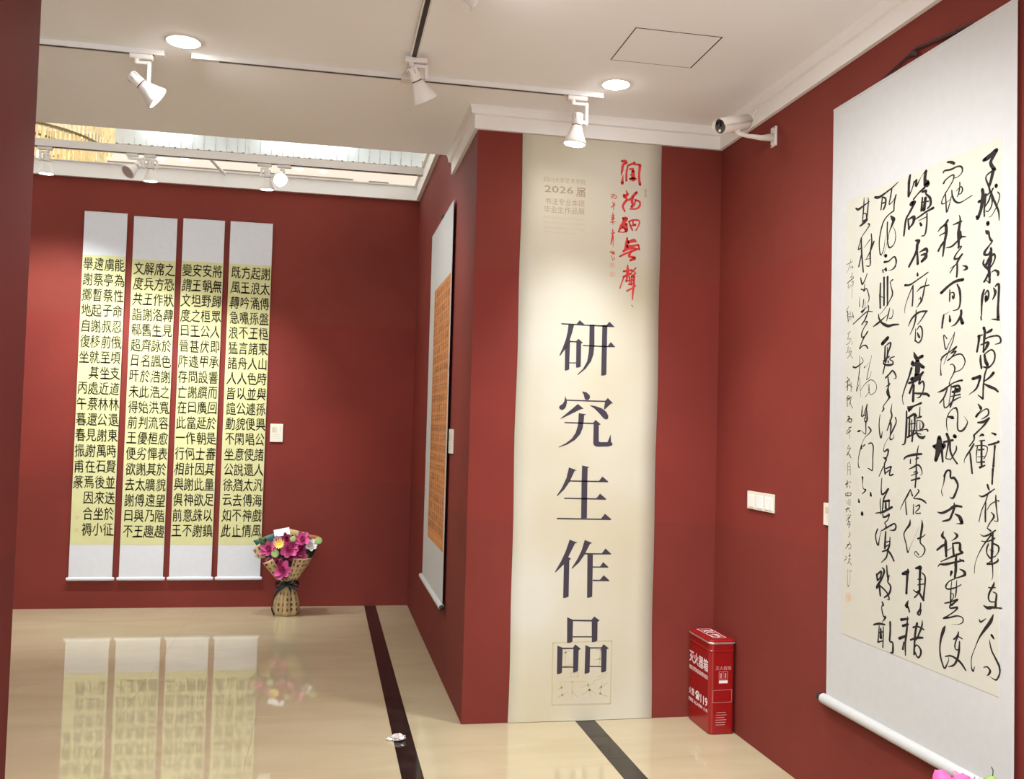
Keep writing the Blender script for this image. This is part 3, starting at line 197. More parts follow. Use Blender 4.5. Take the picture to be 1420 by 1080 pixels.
INK_B1 = """3008 5862 24 3045 5865 34 3060 5848 27 3024 5824 27 3014 5762 27 3003 5711 6;3026 5713 9 3020 5655 27 3019 5626 34;3076 5821 16 3063 5737 23 3063 5658 23;3083 5825 19 3142 5851 26 3149 5863 19;3142 5841 19 3210 5839 26 3210 5821 30 3204 5741 24 3205 5684 26 3216 5627 30;3095 5783 16 3132 5792 19 3144 5765 22;3133 5771 36 3136 5729 40 3138 5678 50;3105 5679 29 3161 5684 33;3104 5722 13 3152 5730 13;3063 5551 10 3075 5516 24 3039 5484 27;3039 5499 29 3068 5494 26 3086 5516 19;3046 5478 19 3077 5458 24 3048 5420 27 3030 5376 24 3054 5328 17;3062 5443 19 3114 5465 24 3150 5507 30 3179 5539 30;3143 5492 26 3129 5448 33 3141 5406 29 3123 5383 21;3166 5458 23 3217 5440 23 3212 5389 23 3172 5363 19 3108 5357 14;3166 5443 16 3159 5407 16 3130 5376 19;2894 5499 6 2935 5502 8;2899 5477 7 2899 5453 6;2899 5477 6 2950 5488 8 2951 5460 9 2929 5458 6;2924 5497 6 2917 5461 9;2918 5422 6 2922 5401 9 2944 5413 6;2901 5356 7 2927 5383 11 2948 5392 6;2930 5398 11 2928 5329 6;2921 5308 6 2925 5276 11;2903 5274 6 2940 5280 8;2929 5262 11 2923 5226 9;2900 5253 6 2941 5248 7;3033 5251 26 3077 5254 33 3049 5211 30 3016 5171 28 2989 5104 17;3053 5239 39 3040 5182 41 3068 5138 37;2993 5105 15 3042 5103 13 3075 5119 33;3073 5194 30 3080 5129 30;3035 5163 28 3007 5133 20;3106 5224 17 3145 5240 20 3212 5240 19 3213 5194 15 3181 5131 13;3101 5224 17 3117 5178 20 3142 5133 17;3117 5178 15 3173 5191 26;3145 5226 19 3151 5180 15;3086 5044 19 3083 4980 41 3067 4919 30 3046 4904 20;3092 5000 39 3140 5012 28 3183 5015 20;3130 5023 17 3170 5031 22 3184 5006 11;3079 4948 46 3141 4961 28 3208 4979 20;3046 4899 20 3122 4937 28 3224 4934 19;3213 4979 19 3224 4929 19;3009 4844 20 3076 4878 22 3190 4927 22;3137 4910 22 3110 4852 28 3153 4846 24 3173 4836 41 3125 4807 22;3098 4754 15 3099 4685 37 3100 4647 33;3056 4687 22 3147 4706 20;3052 4626 20 3090 4647 30 3138 4668 20;3062 4636 20 3039 4570 13 3017 4504 15;3190 4732 15 3152 4688 17 3138 4687 9;3161 4697 9 3186 4671 20 3148 4650 15;3095 4638 22 3087 4582 22;3120 4630 19 3121 4575 15;3148 4641 22 3141 4548 19;3172 4642 24 3170 4540 24 3162 4466 23 3159 4391 13;3094 4480 18 3142 4506 17 3189 4541 15;3101 4592 15 3168 4600 17;3112 4551 15 3179 4568 15;2923 5267 11 2921 5239 8;2900 5201 11 2948 5208 9;2923 5230 8 2925 5179 8;2909 5229 10 2938 5240 7;2924 5128 10 2926 5105 15;2908 5085 11 2946 5092 11;2927 5082 15 2919 5026 17 2906 4965 10;2932 5054 12 2932 4938 6;2907 4895 6 2932 4869 17;2898 4881 9 2951 4884 8;2931 4897 7 2951 4861 10;2913 4849 8 2934 4795 6;2942 4833 6 2952 4815 8 2929 4795 6"""
INK_B3 = """3150 4331 9 3165 4318 13;3269 5577 3 3287 5578 3 3288 5547 3 3270 5546 3 3269 5577 3;3270 5530 3 3288 5531 3 3289 5500 3 3271 5499 3 3270 5530 3;3278 5574 3 3279 5551 3;3272 5562 2 3284 5563 2;3279 5527 3 3280 5503 3;3273 5516 2 3285 5517 2"""
INK_B2 = """2906 4764 6 2948 4766 6 2949 4726 6 2906 4723 6 2906 4764 6;2915 4752 6 2939 4754 6;2916 4740 6 2940 4740 6;2927 4760 6 2927 4728 6;2910 4669 6 2952 4671 6 2953 4631 6 2911 4628 6 2910 4669 6;2921 4656 6 2922 4637 5;2935 4661 6 2935 4634 5;2918 4648 5 2945 4650 5"""
BANNER_POLY = """2390 4105 2555 4105 2587 4146 2642 4101 2878 4104 2911 4145 2971 4090 2887 4088 2390 4091|2467 4096 2529 4099 2507 4003 2482 3925 2436 3832 2387 3764 2376 3767 2410 3845 2442 3937 2460 4022|2436 3846 2489 3936 2486 3708 2487 3625 2456 3611 2439 3611|2480 3924 2560 3923 2560 3910 2481 3910|2556 3925 2577 3950 2629 3909 2609 3901 2610 3657 2585 3647 2559 3646|2484 3698 2560 3701 2560 3690 2484 3688|2695 4103 2749 4106 2753 3881 2744 3789 2720 3718 2664 3638 2583 3571 2572 3573 2635 3637 2677 3716 2693 3815 2696 3899|2834 4106 2889 4106 2890 3586 2862 3573 2833 3573|2628 3887 2899 3887 2931 3932 2983 3878 2888 3874 2628 3875||2629 3400 2678 3393 2714 3363 2719 3335 2701 3312 2676 3311 2661 3322 2649 3367|2462 3309 2883 3310 2913 3340 2971 3285 2949 3282 2878 3215 2871 3220 2882 3296 2462 3296|2448 3348 2465 3313 2471 3285 2462 3236 2441 3207 2416 3198 2394 3210 2386 3227 2397 3244 2425 3263 2442 3291 2447 3319|2589 3268 2653 3219 2624 3214 2411 3106 2405 3110|2712 3259 2775 3252 2848 3230 2900 3193 2923 3152 2920 3123 2899 3112 2873 3122 2821 3177 2769 3224|2600 3172 2683 3162 2660 3151 2656 3088 2647 3018 2623 2955 2567 2891 2482 2840 2393 2809 2390 2814 2467 2854 2531 2904 2572 2967 2592 3038 2598 3094|2449 3076 2758 3075 2784 3107 2841 3062 2821 3051 2824 2883 2839 2875 2919 2877 2953 2959 2959 2879 2976 2862 2971 2844 2931 2831 2807 2826 2778 2836 2764 2860 2764 3060 2448 3063||2509 2605 2596 2577 2571 2570 2520 2456 2465 2376 2392 2304 2385 2311 2436 2389 2484 2493|2513 2471 2837 2471 2872 2517 2939 2464 2932 2457 2513 2458|2649 2628 2732 2612 2710 2601 2715 2081 2652 2080 2648 2427|2466 2291 2813 2290 2851 2338 2920 2283 2915 2274 2466 2277|2393 2083 2868 2078 2909 2129 2979 2074 2974 2063 2393 2067||2535 1859 2620 1827 2593 1818 2525 1680 2540 1670 2558 1659 2537 1649 2539 1272 2514 1261 2480 1256 2479 1604 2394 1521 2385 1526 2448 1635 2495 1738|2697 1856 2780 1825 2755 1815 2707 1721 2884 1718 2923 1768 2987 1712 2982 1705 2789 1705 2792 1270 2765 1259 2736 1258 2729 1705 2700 1705 2641 1621 2570 1558 2562 1563 2626 1663 2667 1752|2790 1582 2869 1581 2901 1628 2961 1574 2956 1568 2790 1570|2793 1445 2872 1444 2910 1491 2975 1435 2971 1428 2793 1429||2528 1061 2588 1036 2788 1030 2819 1066 2879 1022 2856 1009 2858 816 2833 803 2798 799 2792 1013 2592 1019 2591 810 2565 798 2533 796|2592 865 2797 862 2798 850 2592 853|2431 772 2488 750 2598 748 2622 782 2683 733 2660 721 2658 509 2633 496 2605 492 2602 733 2488 734 2487 495 2463 483 2433 481|2489 559 2604 556 2605 543 2489 545|2730 774 2781 749 2903 747 2926 778 2985 734 2962 725 2960 503 2938 489 2906 487 2902 734 2783 735 2782 491 2759 481 2728 478|2782 558 2906 555 2906 543 2782 546|"""

# ------------------------------------------------------------ mesh helpers
class MB:
    def __init__(s): s.v = []; s.f = []; s.sm = False
    def add(s, vs, fs):
        o = len(s.v); s.v += [tuple(p) for p in vs]; s.f += [tuple(i + o for i in f) for f in fs]; return s
    def box(s, x0, x1, y0, y1, z0, z1):
        vs = [(x, y, z) for z in (z0, z1) for y in (y0, y1) for x in (x0, x1)]
        return s.add(vs, [(0, 2, 3, 1), (4, 5, 7, 6), (0, 1, 5, 4), (2, 6, 7, 3), (0, 4, 6, 2), (1, 3, 7, 5)])
    def lathe(s, prof, n=20, mtx=None, cap0=True, cap1=True):
        vs = []; fs = []
        for r, z in prof:
            for k in range(n):
                a = 2 * math.pi * k / n; vs.append(Vector((r * math.cos(a), r * math.sin(a), z)))
        for i in range(len(prof) - 1):
            for k in range(n):
                k2 = (k + 1) % n; fs.append((i * n + k, i * n + k2, (i + 1) * n + k2, (i + 1) * n + k))
        if cap0: fs.append(tuple(range(n))[::-1])
        if cap1: fs.append(tuple((len(prof) - 1) * n + k for k in range(n)))
        if mtx: vs = [mtx @ p for p in vs]
        return s.add(vs, fs)
    def tube(s, pts, r, n=8):
        pts = [Vector(p) for p in pts]; vs = []; fs = []
        rr = r if isinstance(r, (list, tuple)) else [r] * len(pts)
        for i, p in enumerate(pts):
            t = (pts[min(i + 1, len(pts) - 1)] - pts[max(i - 1, 0)]).normalized()
            a = t.cross(Vector((0, 0, 1)));
            if a.length < 0.05: a = t.cross(Vector((1, 0, 0)))
            a.normalize(); bb = t.cross(a)
            for k in range(n):
                an = 2 * math.pi * k / n; vs.append(p + (a * math.cos(an) + bb * math.sin(an)) * rr[i])
        for i in range(len(pts) - 1):
            for k in range(n):
                k2 = (k + 1) % n; fs.append((i * n + k, i * n + k2, (i + 1) * n + k2, (i + 1) * n + k))
        fs.append(tuple(range(n))[::-1]); fs.append(tuple((len(pts) - 1) * n + k for k in range(n)))
        return s.add(vs, fs)
    def build(s, name, material, parent=None, smooth=False, mesh=None):
        me = bpy.data.meshes.new(name); me.from_pydata(s.v, [], s.f); me.update()
        me.materials.append(material if not isinstance(material, str) else M[material])
        if smooth: me.shade_smooth()
        return link(name, me, parent)

def link(name, me, parent=None):
    o = bpy.data.objects.new(name, me); COL.objects.link(o)
    if parent is not None:
        o.parent = parent
        o.matrix_parent_inverse = parent_inv(parent)
    return o
def parent_inv(p):
    # parts keep their vertices in world space, so only a top-level thing moves its children
    return Matrix.Identity(4) if p.parent is not None else Matrix.Translation(p.location).inverted()
def thing(name, loc, label, cat, group=None):
    o = bpy.data.objects.new(name, None); COL.objects.link(o); o.location = loc
    o.empty_display_size = 0.05
    o['label'] = label; o['category'] = cat
    if group: o['group'] = group
    return o
def tag(o, label, cat, group=None):
    o['label'] = label; o['category'] = cat
    if group: o['group'] = group
    return o
def struct(o): o['kind'] = 'structure'; return o
def bev(o, wd, seg=2):
    bm = bmesh.new(); bm.from_mesh(o.data)
    bmesh.ops.bevel(bm, geom=bm.edges[:], offset=wd, segments=seg, affect='EDGES', profile=0.6)
    bm.to_mesh(o.data); bm.free(); return o
def rotz(d):
    return Vector(d).to_track_quat('Z', 'Y').to_matrix().to_4x4()
def frame(loc, d): return Matrix.Translation(Vector(loc)) @ rotz(d)

# planes that carry writing: (u, v) -> world; n = outward offset
def PR(off): return lambda u, v, k=0.0: (2.0712 - off - k, u, v)          # right wall, u = Y
def PB(off): return lambda u, v, k=0.0: (u, 4.8061 - off - k, v)          # banner wall, u = X
def PK(off): return lambda u, v, k=0.0: (u, 8.0 - off - k, v)             # back wall, u = X
def PS(off): return lambda u, v, k=0.0: (0.7283 - off - k, u, v)          # side wall, u = Y

def smooth_poly(pts):
    out = []
    n = len(pts)
    if n < 3: return pts
    for i in range(n - 1):
        p0 = pts[max(i - 1, 0)]; p1 = pts[i]; p2 = pts[i + 1]; p3 = pts[min(i + 2, n - 1)]
        for t in (0, .25, .5, .75):
            out.append(tuple(0.5 * ((2 * b) + (-a + c) * t + (2 * a - 5 * b + 4 * c - d) * t * t + (-a + 3 * b - 3 * c + d) * t ** 3)
                             for a, b, c, d in zip(p0, p1, p2, p3)))
    out.append(pts[-1]); return out
def ink_strokes(mb, data, P, aspect=1.0, rough=0.06):
    """brush strokes: 'u v w u v w;...' in half millimetres on the sheet; aspect squeezes the brush sideways"""
    rnd = random.Random(3)
    for k, st in enumerate(data.split(';')):
        n = [int(a) for a in st.split()]
        pts = [(n[i] / 2000 * aspect, n[i + 1] / 2000, n[i + 2] / 2000) for i in range(0, len(n), 3)]
        pts = smooth_poly(pts)
        L = []; Rr = []
        m_ = len(pts)
        lift = 0.00003 * (k % 7)
        for i, (a, b, wd) in enumerate(pts):
            q0 = pts[max(i - 1, 0)]; q1 = pts[min(i + 1, m_ - 1)]
            dx, dy = q1[0] - q0[0], q1[1] - q0[1]; l = math.hypot(dx, dy) or 1
            nx, ny = -dy / l, dx / l; h = max(wd, 0.0006) / 2 * (1 + rnd.uniform(-rough, rough))
            L.append((a + nx * h, b + ny * h)); Rr.append((a - nx * h, b - ny * h))
        vs = [P(a / aspect, b, lift) for a, b in L] + [P(a / aspect, b, lift) for a, b in Rr]
        fs = [(i, i + 1, m_ + i + 1, m_ + i) for i in range(m_ - 1)]
        mb.add(vs, fs)
        for e in (0, m_ - 1):                                    # rounded ends
            a, b, wd = pts[e]; h = max(wd, 0.0006) / 2; q = pts[1] if e == 0 else pts[m_ - 2]
            vs = [P((a + h * math.cos(t * math.pi / 4)) / aspect, b + h * math.sin(t * math.pi / 4), lift) for t in range(8)]
            mb.add(vs, [tuple(range(8))])
from mathutils.geometry import tessellate_polygon
def ink_poly(mb, groups, P):
    for st in groups.replace('|', ';').split(';'):
        n = [int(a) for a in st.split()]
        if len(n) < 6: continue
        pts = [(n[i] / 2000, n[i + 1] / 2000) for i in range(0, len(n), 2)]
        tr = tessellate_polygon([[Vector((a, b, 0)) for a, b in pts]])
        mb.add([P(a, b) for a, b in pts], [tuple(t) for t in tr])

_g = {}
def glyph(ch, fat=0.0):
    """outline of one character of Blender's own font as triangles in an em box"""
    key = (ch, fat)
    if key in _g: return _g[key]
    cu = bpy.data.curves.new('glyph', 'FONT'); cu.body = ch; cu.size = 1.0; cu.resolution_u = 2; cu.fill_mode = 'FRONT'; cu.offset = fat
    ob = bpy.data.objects.new('glyph', cu); COL.objects.link(ob)
    me = bpy.data.meshes.new_from_object(ob)
    vs = [(v.co.x, v.co.y) for v in me.vertices]; fs = [tuple(p.vertices) for p in me.polygons]
    bpy.data.objects.remove(ob); bpy.data.meshes.remove(me); bpy.data.curves.remove(cu)
    _g[key] = (vs, fs); return _g[key]
def put_glyph(mb, ch, P, cu, cv, gw, gh, flip=1, fat=0.0, fit=False, warp=0.0):
    vs, fs = glyph(ch, fat)
    if not vs: return
    xs = [a for a, b in vs]; ys = [b for a, b in vs]
    if fit: x0, x1, y0, y1 = min(xs), max(xs), min(ys), max(ys)
    else:
        cx, cy = (min(xs) + max(xs)) / 2, (min(ys) + max(ys)) / 2
        x0, x1, y0, y1 = cx - .5, cx + .5, cy - .5, cy + .5
    out = []
    for a, b in vs:
        s = (a - x0) / max(x1 - x0, 1e-6) - .5; t = (b - y0) / max(y1 - y0, 1e-6) - .5
        if warp: t = .5 - max(.5 - t, 0) ** 1.22; s *= 1.04 - .16 * t; s += warp * math.sin(t * 5.0) * 0.5; t -= abs(warp) * (4 * s * s - .4) * .35
        out.append(P(cu + flip * s * gw, cv + t * gh))
    mb.add(out, fs)
def put_line(mb, text, P, u0, u1, v0, v1, flip=1, fat=0.0):
    """one line of writing fitted in a box on the sheet"""
    vs, fs = glyph(text, fat)
    xs = [a for a, b in vs]; ys = [b for a, b in vs]
    x0, x1, y0, y1 = min(xs), max(xs), min(ys), max(ys)
    mb.add([P(u0 + (a - x0) / (x1 - x0) * (u1 - u0), v0 + (b - y0) / (y1 - y0) * (v1 - v0)) for a, b in vs], fs)

def sheet(P, u0, u1, v0, v1, th, n=24, wave=0.0):
    """a hanging sheet with thickness and a faint wave"""
    mb = MB(); a = []; bk = []
    for i in range(n + 1):
        v = v0 + (v1 - v0) * i / n; d = wave * math.sin(i / n * math.pi) * math.sin(i / n * 5)
        a += [P(u0, v, th + d), P(u1, v, th + d)]; bk += [P(u0, v, d), P(u1, v, d)]
    o = len(a); fs = []
    for i in range(n):
        j = 2 * i; fs += [(j, j + 1, j + 3, j + 2), (o + j, o + j + 2, o + j + 3, o + j + 1), (j, j + 2, o + j + 2, o + j), (j + 1, o + j + 1, o + j + 3, j + 3)]
    fs += [(0, o, o + 1, 1), (2 * n, 2 * n + 1, o + 2 * n + 1, o + 2 * n)]
    mb.add(a + bk, fs); return mb

# ------------------------------------------------------------ the setting
def wall(name, x0, x1, y0, y1, z0, z1, m='red'):
    return struct(MB().box(x0, x1, y0, y1, z0, z1).build(name, m))
wall('wall_right', 2.0712, 2.22, -1.6, 4.95, 0, 3.15)
wall('wall_front', 0.86, 2.0712, 4.8061, 4.95, 0, 3.15)
mb = MB()
prof = [(4.8061, 0), (8.0, 0), (8.0, 3.395), (5.715, 3.395), (5.715, 3.15), (4.8061, 3.15)]
vs = [(0.7283, y, z) for y, z in prof] + [(0.86, y, z) for y, z in prof]
mb.add(vs, [tuple(range(6)), tuple(range(11, 5, -1))] + [(i, (i + 1) % 6, 6 + (i + 1) % 6, 6 + i)[::-1] for i in range(6)])
struct(mb.build('wall_side', 'red'))
wall('wall_back', -4.6, 0.86, 8.0, 8.14, 0, 3.395)
wall('wall_light_block', -4.75, -4.6, -1.6, 8.14, 0, 3.395)  # unseen wall added to block ambient light from the left
wall('wall_left', -1.22, -1.04, -1.6, 3.6, 0, 3.15, 'red_shaded')
# floor: bed, black strips, beige tiles
floor = struct(MB().box(-4.6, 2.22, -1.6, 8.14, -0.06, -0.002).build('floor', 'grout'))
tile_mesh = {}
def tile(x0, x1, y0, y1, m, nm):
    key = (round(x1 - x0, 3), round(y1 - y0, 3), m)
    if key not in tile_mesh:
        a, b = (x1 - x0) / 2 - 0.0003, (y1 - y0) / 2 - 0.0003
        mb = MB(); c = 0.0003
        vs = [(-a, -b, -.02), (a, -b, -.02), (a, b, -.02), (-a, b, -.02), (-a, -b, -c), (a, -b, -c), (a, b, -c), (-a, b, -c),
              (-a + c, -b + c, 0), (a - c, -b + c, 0), (a - c, b - c, 0), (-a + c, b - c, 0)]
        fs = [(8, 9, 10, 11)]
        for i in range(4):
            j = (i + 1) % 4; fs += [(i, j, 4 + j, 4 + i), (4 + i, 4 + j, 8 + j, 8 + i)]
        me = bpy.data.meshes.new(nm); me.from_pydata(vs, [], fs); me.update(); me.materials.append(M[m]); tile_mesh[key] = me
    o = bpy.data.objects.new(nm, tile_mesh[key]); COL.objects.link(o); o.parent = floor; o.location = ((x0 + x1) / 2, (y0 + y1) / 2, 0)
ys = [8.0, 7.44, 6.64, 5.84, 5.04, 4.24, 3.44, 2.64, 1.84, 1.04, 0.24, -0.56, -1.36]
xsl = [2.0712, 1.425, 1.32, 0.467, 0.3725, -0.29, -0.95, -1.61, -2.27, -2.93, -3.59, -4.25]
for i in range(len(ys) - 1):
    for j in range(len(xsl) - 1):
        x1, x0 = xsl[j], xsl[j + 1]; y1, y0 = ys[i], ys[i + 1]
        if x0 > 0.7 and y0 > 4.8: continue
        if x0 >= 0.46 and y1 > 4.8061:
            if x0 > 0.7: y1 = 4.8061
            elif x1 > 0.7283 and y0 >= 4.8061: x1 = 0.7283
        st = (abs(x1 - 1.425) < .01 or abs(x1 - 0.467) < .01)
        if x0 < 0.7 < x1 and y0 < 4.8061 < y1:          # the tile cut round the pillar corner
            tile(x0, 0.7283, 4.8061, y1, 'marble', 'tile'); tile(x0, x1, y0, 4.8061, 'marble', 'tile'); continue
        tile(x0, x1, y0, y1, 'strip' if st else 'marble', 'black_tile' if st else 'tile')
# ceilings
ceil = struct(MB().box(-4.6, 2.22, -1.6, 5.715, 3.15, 3.25).build('ceiling', 'ceiling'))
struct(MB().box(-4.6, 2.22, 5.6, 5.715, 3.25, 5.2).build('wall_well_front', 'far_white'))
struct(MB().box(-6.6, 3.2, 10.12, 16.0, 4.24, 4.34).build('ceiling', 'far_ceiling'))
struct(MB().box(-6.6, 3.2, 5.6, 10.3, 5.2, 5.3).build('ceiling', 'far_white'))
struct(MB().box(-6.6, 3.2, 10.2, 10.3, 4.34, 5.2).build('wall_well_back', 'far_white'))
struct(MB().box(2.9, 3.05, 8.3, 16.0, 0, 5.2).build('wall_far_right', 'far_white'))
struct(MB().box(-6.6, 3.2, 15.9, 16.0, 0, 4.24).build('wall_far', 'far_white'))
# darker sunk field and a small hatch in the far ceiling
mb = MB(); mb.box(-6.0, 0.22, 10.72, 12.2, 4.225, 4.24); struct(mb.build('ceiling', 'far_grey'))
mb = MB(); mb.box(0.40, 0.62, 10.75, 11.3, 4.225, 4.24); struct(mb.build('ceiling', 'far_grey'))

def sweep(name, path, prof, m, closed_end=True):
    """cornice profile (d, z) swept along a path of (x, y, nx, ny) mitre vectors"""
    mb = MB(); n = len(prof); vs = []; fs = []
    for x, y, nx, ny in path:
        for d, z in prof: vs.append((x + nx * d, y + ny * d, z))
    for i in range(len(path) - 1):
        for k in range(n):
            k2 = (k + 1) % n; fs.append((i * n + k, i * n + k2, (i + 1) * n + k2, (i + 1) * n + k))
    fs.append(tuple(range(n))); fs.append(tuple((len(path) - 1) * n + k for k in range(n))[::-1])
    mb.add(vs, fs); return struct(mb.build(name, m))
cp = [(0, 3.035), (0.020, 3.035), (0.021, 3.105), (0.040, 3.108), (0.043, 3.13), (0.052, 3.15), (0, 3.15)]
sweep('trim_1', [(0.7283, 5.715, -1, 0), (0.7283, 4.8061, -1, -1), (2.0712, 4.8061, -1, -1), (2.0712, -1.6, -1, 0)], cp, 'cornice')
cb = [(0, 3.395), (0.03, 3.395), (0.032, 3.505), (0.05, 3.508), (0.052, 3.515), (-0.12, 3.515), (-0.12, 3.395)]
sweep('trim_2', [(0.7283, 5.715, -1, 0), (0.7283, 8.0, -1, -1), (-4.6, 8.0, 0, -1)], cb, 'cornice')
# flush access panel in the ceiling: its frame gap and hatch leaf
mb = MB()
X0, X1, Y0, Y1 = 1.195, 1.575, 3.665, 4.015
for a in ((X0, X0 + .004, Y0, Y1), (X1 - .006, X1, Y0, Y1), (X0, X1, Y0, Y0 + .003), (X0, X1, Y1 - .003, Y1)):
    mb.box(a[0], a[1], a[2], a[3], 3.1484, 3.151)
hp = thing('access_panel', (1.385, 3.84, 3.15), 'square flush access hatch in the beige ceiling beside the round downlight', 'hatch')
mb.build('panel_gap', 'cord', hp)
MB().box(X0 + .004, X1 - .006, Y0 + .003, Y1 - .003, 3.1486, 3.1498).build('panel_leaf', 'ceiling', hp)

# the daylit window behind the blinds, seen through the well
for k, (a, b) in enumerate(((-1.86, -1.44), (-0.70, 0.14))):
    wn = struct(MB().box(a - .05, b + .05, 10.16, 10.2, 4.25, 5.15).build('window_%d' % (k + 1), 'far_white'))
    MB().box(a, b, 10.145, 10.16, 4.27, 5.1).build('pane', 'daylight', wn)

# ------------------------------------------------------------ banner
bn = thing('hanging_banner', (1.347, 4.80, 0), 'tall cream paper banner with five large black characters down the front wall', 'banner')
P = PB(0.001)
mb = MB(); a = []; NB = 40
def bedge(t, side):      # the cut edges wander a little
    return (0.9655 if side == 0 else 1.7279) + 0.0035 * math.sin(t * 9 + side * 2) * (1 - t) + 0.002 * math.sin(t * 23 + side)
rows = []
for i in range(NB + 1):
    t = i / NB; v = 0.002 + (3.034 - 0.002) * t; row = []
    for j in range(9):
        s = j / 8; u = bedge(t, 0) * (1 - s) + bedge(t, 1) * s
        d = 0.004 + 0.008 * max(0, 1 - v / 0.075) * (0.5 + 0.5 * math.sin(s * 14 + 1)) * (1 if 0.15 < s < 0.8 else .2)
        row.append(P(u, v, d))
    rows.append(row)
vs = [p for r in rows for p in r]
fs = [(i * 9 + j, i * 9 + j + 1, (i + 1) * 9 + j + 1, (i + 1) * 9 + j) for i in range(NB) for j in range(8)]
nb = len(vs)
vs += [P(bedge(i / NB, 0), 0.002 + 3.032 * i / NB) for i in range(NB + 1)] + [P(bedge(i / NB, 1), 0.002 + 3.032 * i / NB) for i in range(NB + 1)]
fs += [(i * 9, (i + 1) * 9, nb + i + 1, nb + i) for i in range(NB)] + [(i * 9 + 8, nb + NB + 1 + i, nb + NB + 2 + i, (i + 1) * 9 + 8) for i in range(NB)]
mb.add(vs, fs); mb.build('banner_sheet', 'banner', bn, smooth=True)
P = PB(0.0054)
# five large printed characters, each a part
for g in BANNER_POLY.split('||') if '||' in BANNER_POLY else [BANNER_POLY]:
    pass
groups = [g for g in BANNER_POLY.split('|')]
cur = []
for g in groups + ['']:
    if g.strip(): cur.append(g)
    elif cur:
        mb = MB(); ink_poly(mb, ';'.join(cur), P); mb.build('printed_character', 'print_dark', bn); cur = []
mb = MB(); ink_strokes(mb, INK_B1, P, 1.0, 0.05); o = mb.build('brush_title', 'print_red', bn); o['label'] = 'red brush-written title with a small red column beside it'
mb = MB(); ink_strokes(mb, INK_B3, P); mb.build('small_mark', 'print_brown', bn)
mb = MB(); ink_strokes(mb, INK_B2, P); mb.build('seal_print', 'print_pink', bn)
mb = MB(); put_line(mb, '四川大学艺术学院', P, 1.084, 1.308, 2.790, 2.817, fat=-0.004)
put_line(mb, '2026', P, 1.087, 1.243, 2.735, 2.772, fat=0.012); put_line(mb, '届', P, 1.258, 1.307, 2.723, 2.772, fat=0.012)
put_line(mb, '书法专业本硕', P, 1.092, 1.305, 2.671, 2.706); put_line(mb, '毕业生作品展', P, 1.087, 1.306, 2.629, 2.664)
mb.build('printed_heading', 'print_tan', bn)
mb = MB(); put_line(mb, 'Rain Nurturing, Subtle Impact', P, 1.086, 1.299, 2.594, 2.612)
put_line(mb, '2026 Undergraduate & Graduate', P, 1.087, 1.313, 2.568, 2.584)
put_line(mb, 'Calligraphy Exhibition — College', P, 1.088, 1.306, 2.542, 2.558)
put_line(mb, 'of Arts, Sichuan University', P, 1.089, 1.257, 2.518, 2.533)
mb.build('printed_lines', 'print_tan_pale', bn)
# large pale seal at the foot, behind the last character
mb = MB(); q = PB(0.0052)
def bar(mb, P, u0, v0, u1, v1, wd, k=0.0):
    dx, dy = u1 - u0, v1 - v0; l = math.hypot(dx, dy); nx, ny = -dy / l * wd / 2, dx / l * wd / 2
    mb.add([P(u0 + nx, v0 + ny, k), P(u0 - nx, v0 - ny, k), P(u1 - nx, v1 - ny, k), P(u1 + nx, v1 + ny, k)], [(0, 1, 2, 3)])
for a in ((1.192, .40, 1.507, .406), (1.507, .406, 1.507, .082), (1.507, .082, 1.194, .084), (1.194, .084, 1.192, .40)): bar(mb, q, *a, 0.008)
for a in ((1.23, .20, 1.37, .20), (1.30, .20, 1.30, .12), (1.22, .16, 1.26, .18), (1.24, .19, 1.25, .12), (1.22, .12, 1.28, .15), (1.33, .12, 1.30, .15),
          (1.35, .17, 1.42, .19), (1.38, .20, 1.40, .12), (1.35, .13, 1.40, .16), (1.43, .13, 1.39, .16), (1.43, .22, 1.49, .24), (1.41, .20, 1.48, .22),
          (1.44, .16, 1.49, .19), (1.44, .14, 1.49, .12), (1.46, .20, 1.45, .13), (1.23, .34, 1.29, .36), (1.26, .37, 1.26, .28), (1.23, .27, 1.30, .29),
          (1.42, .36, 1.48, .36), (1.45, .37, 1.44, .27), (1.42, .31, 1.48, .32), (1.29, .225, 1.33, .225), (1.29, .245, 1.33, .245), (1.29, .225, 1.29, .245), (1.33, .225, 1.33, .245)):
    bar(mb, q, *a, 0.006)
mb.build('pale_seal', 'print_pale', bn)

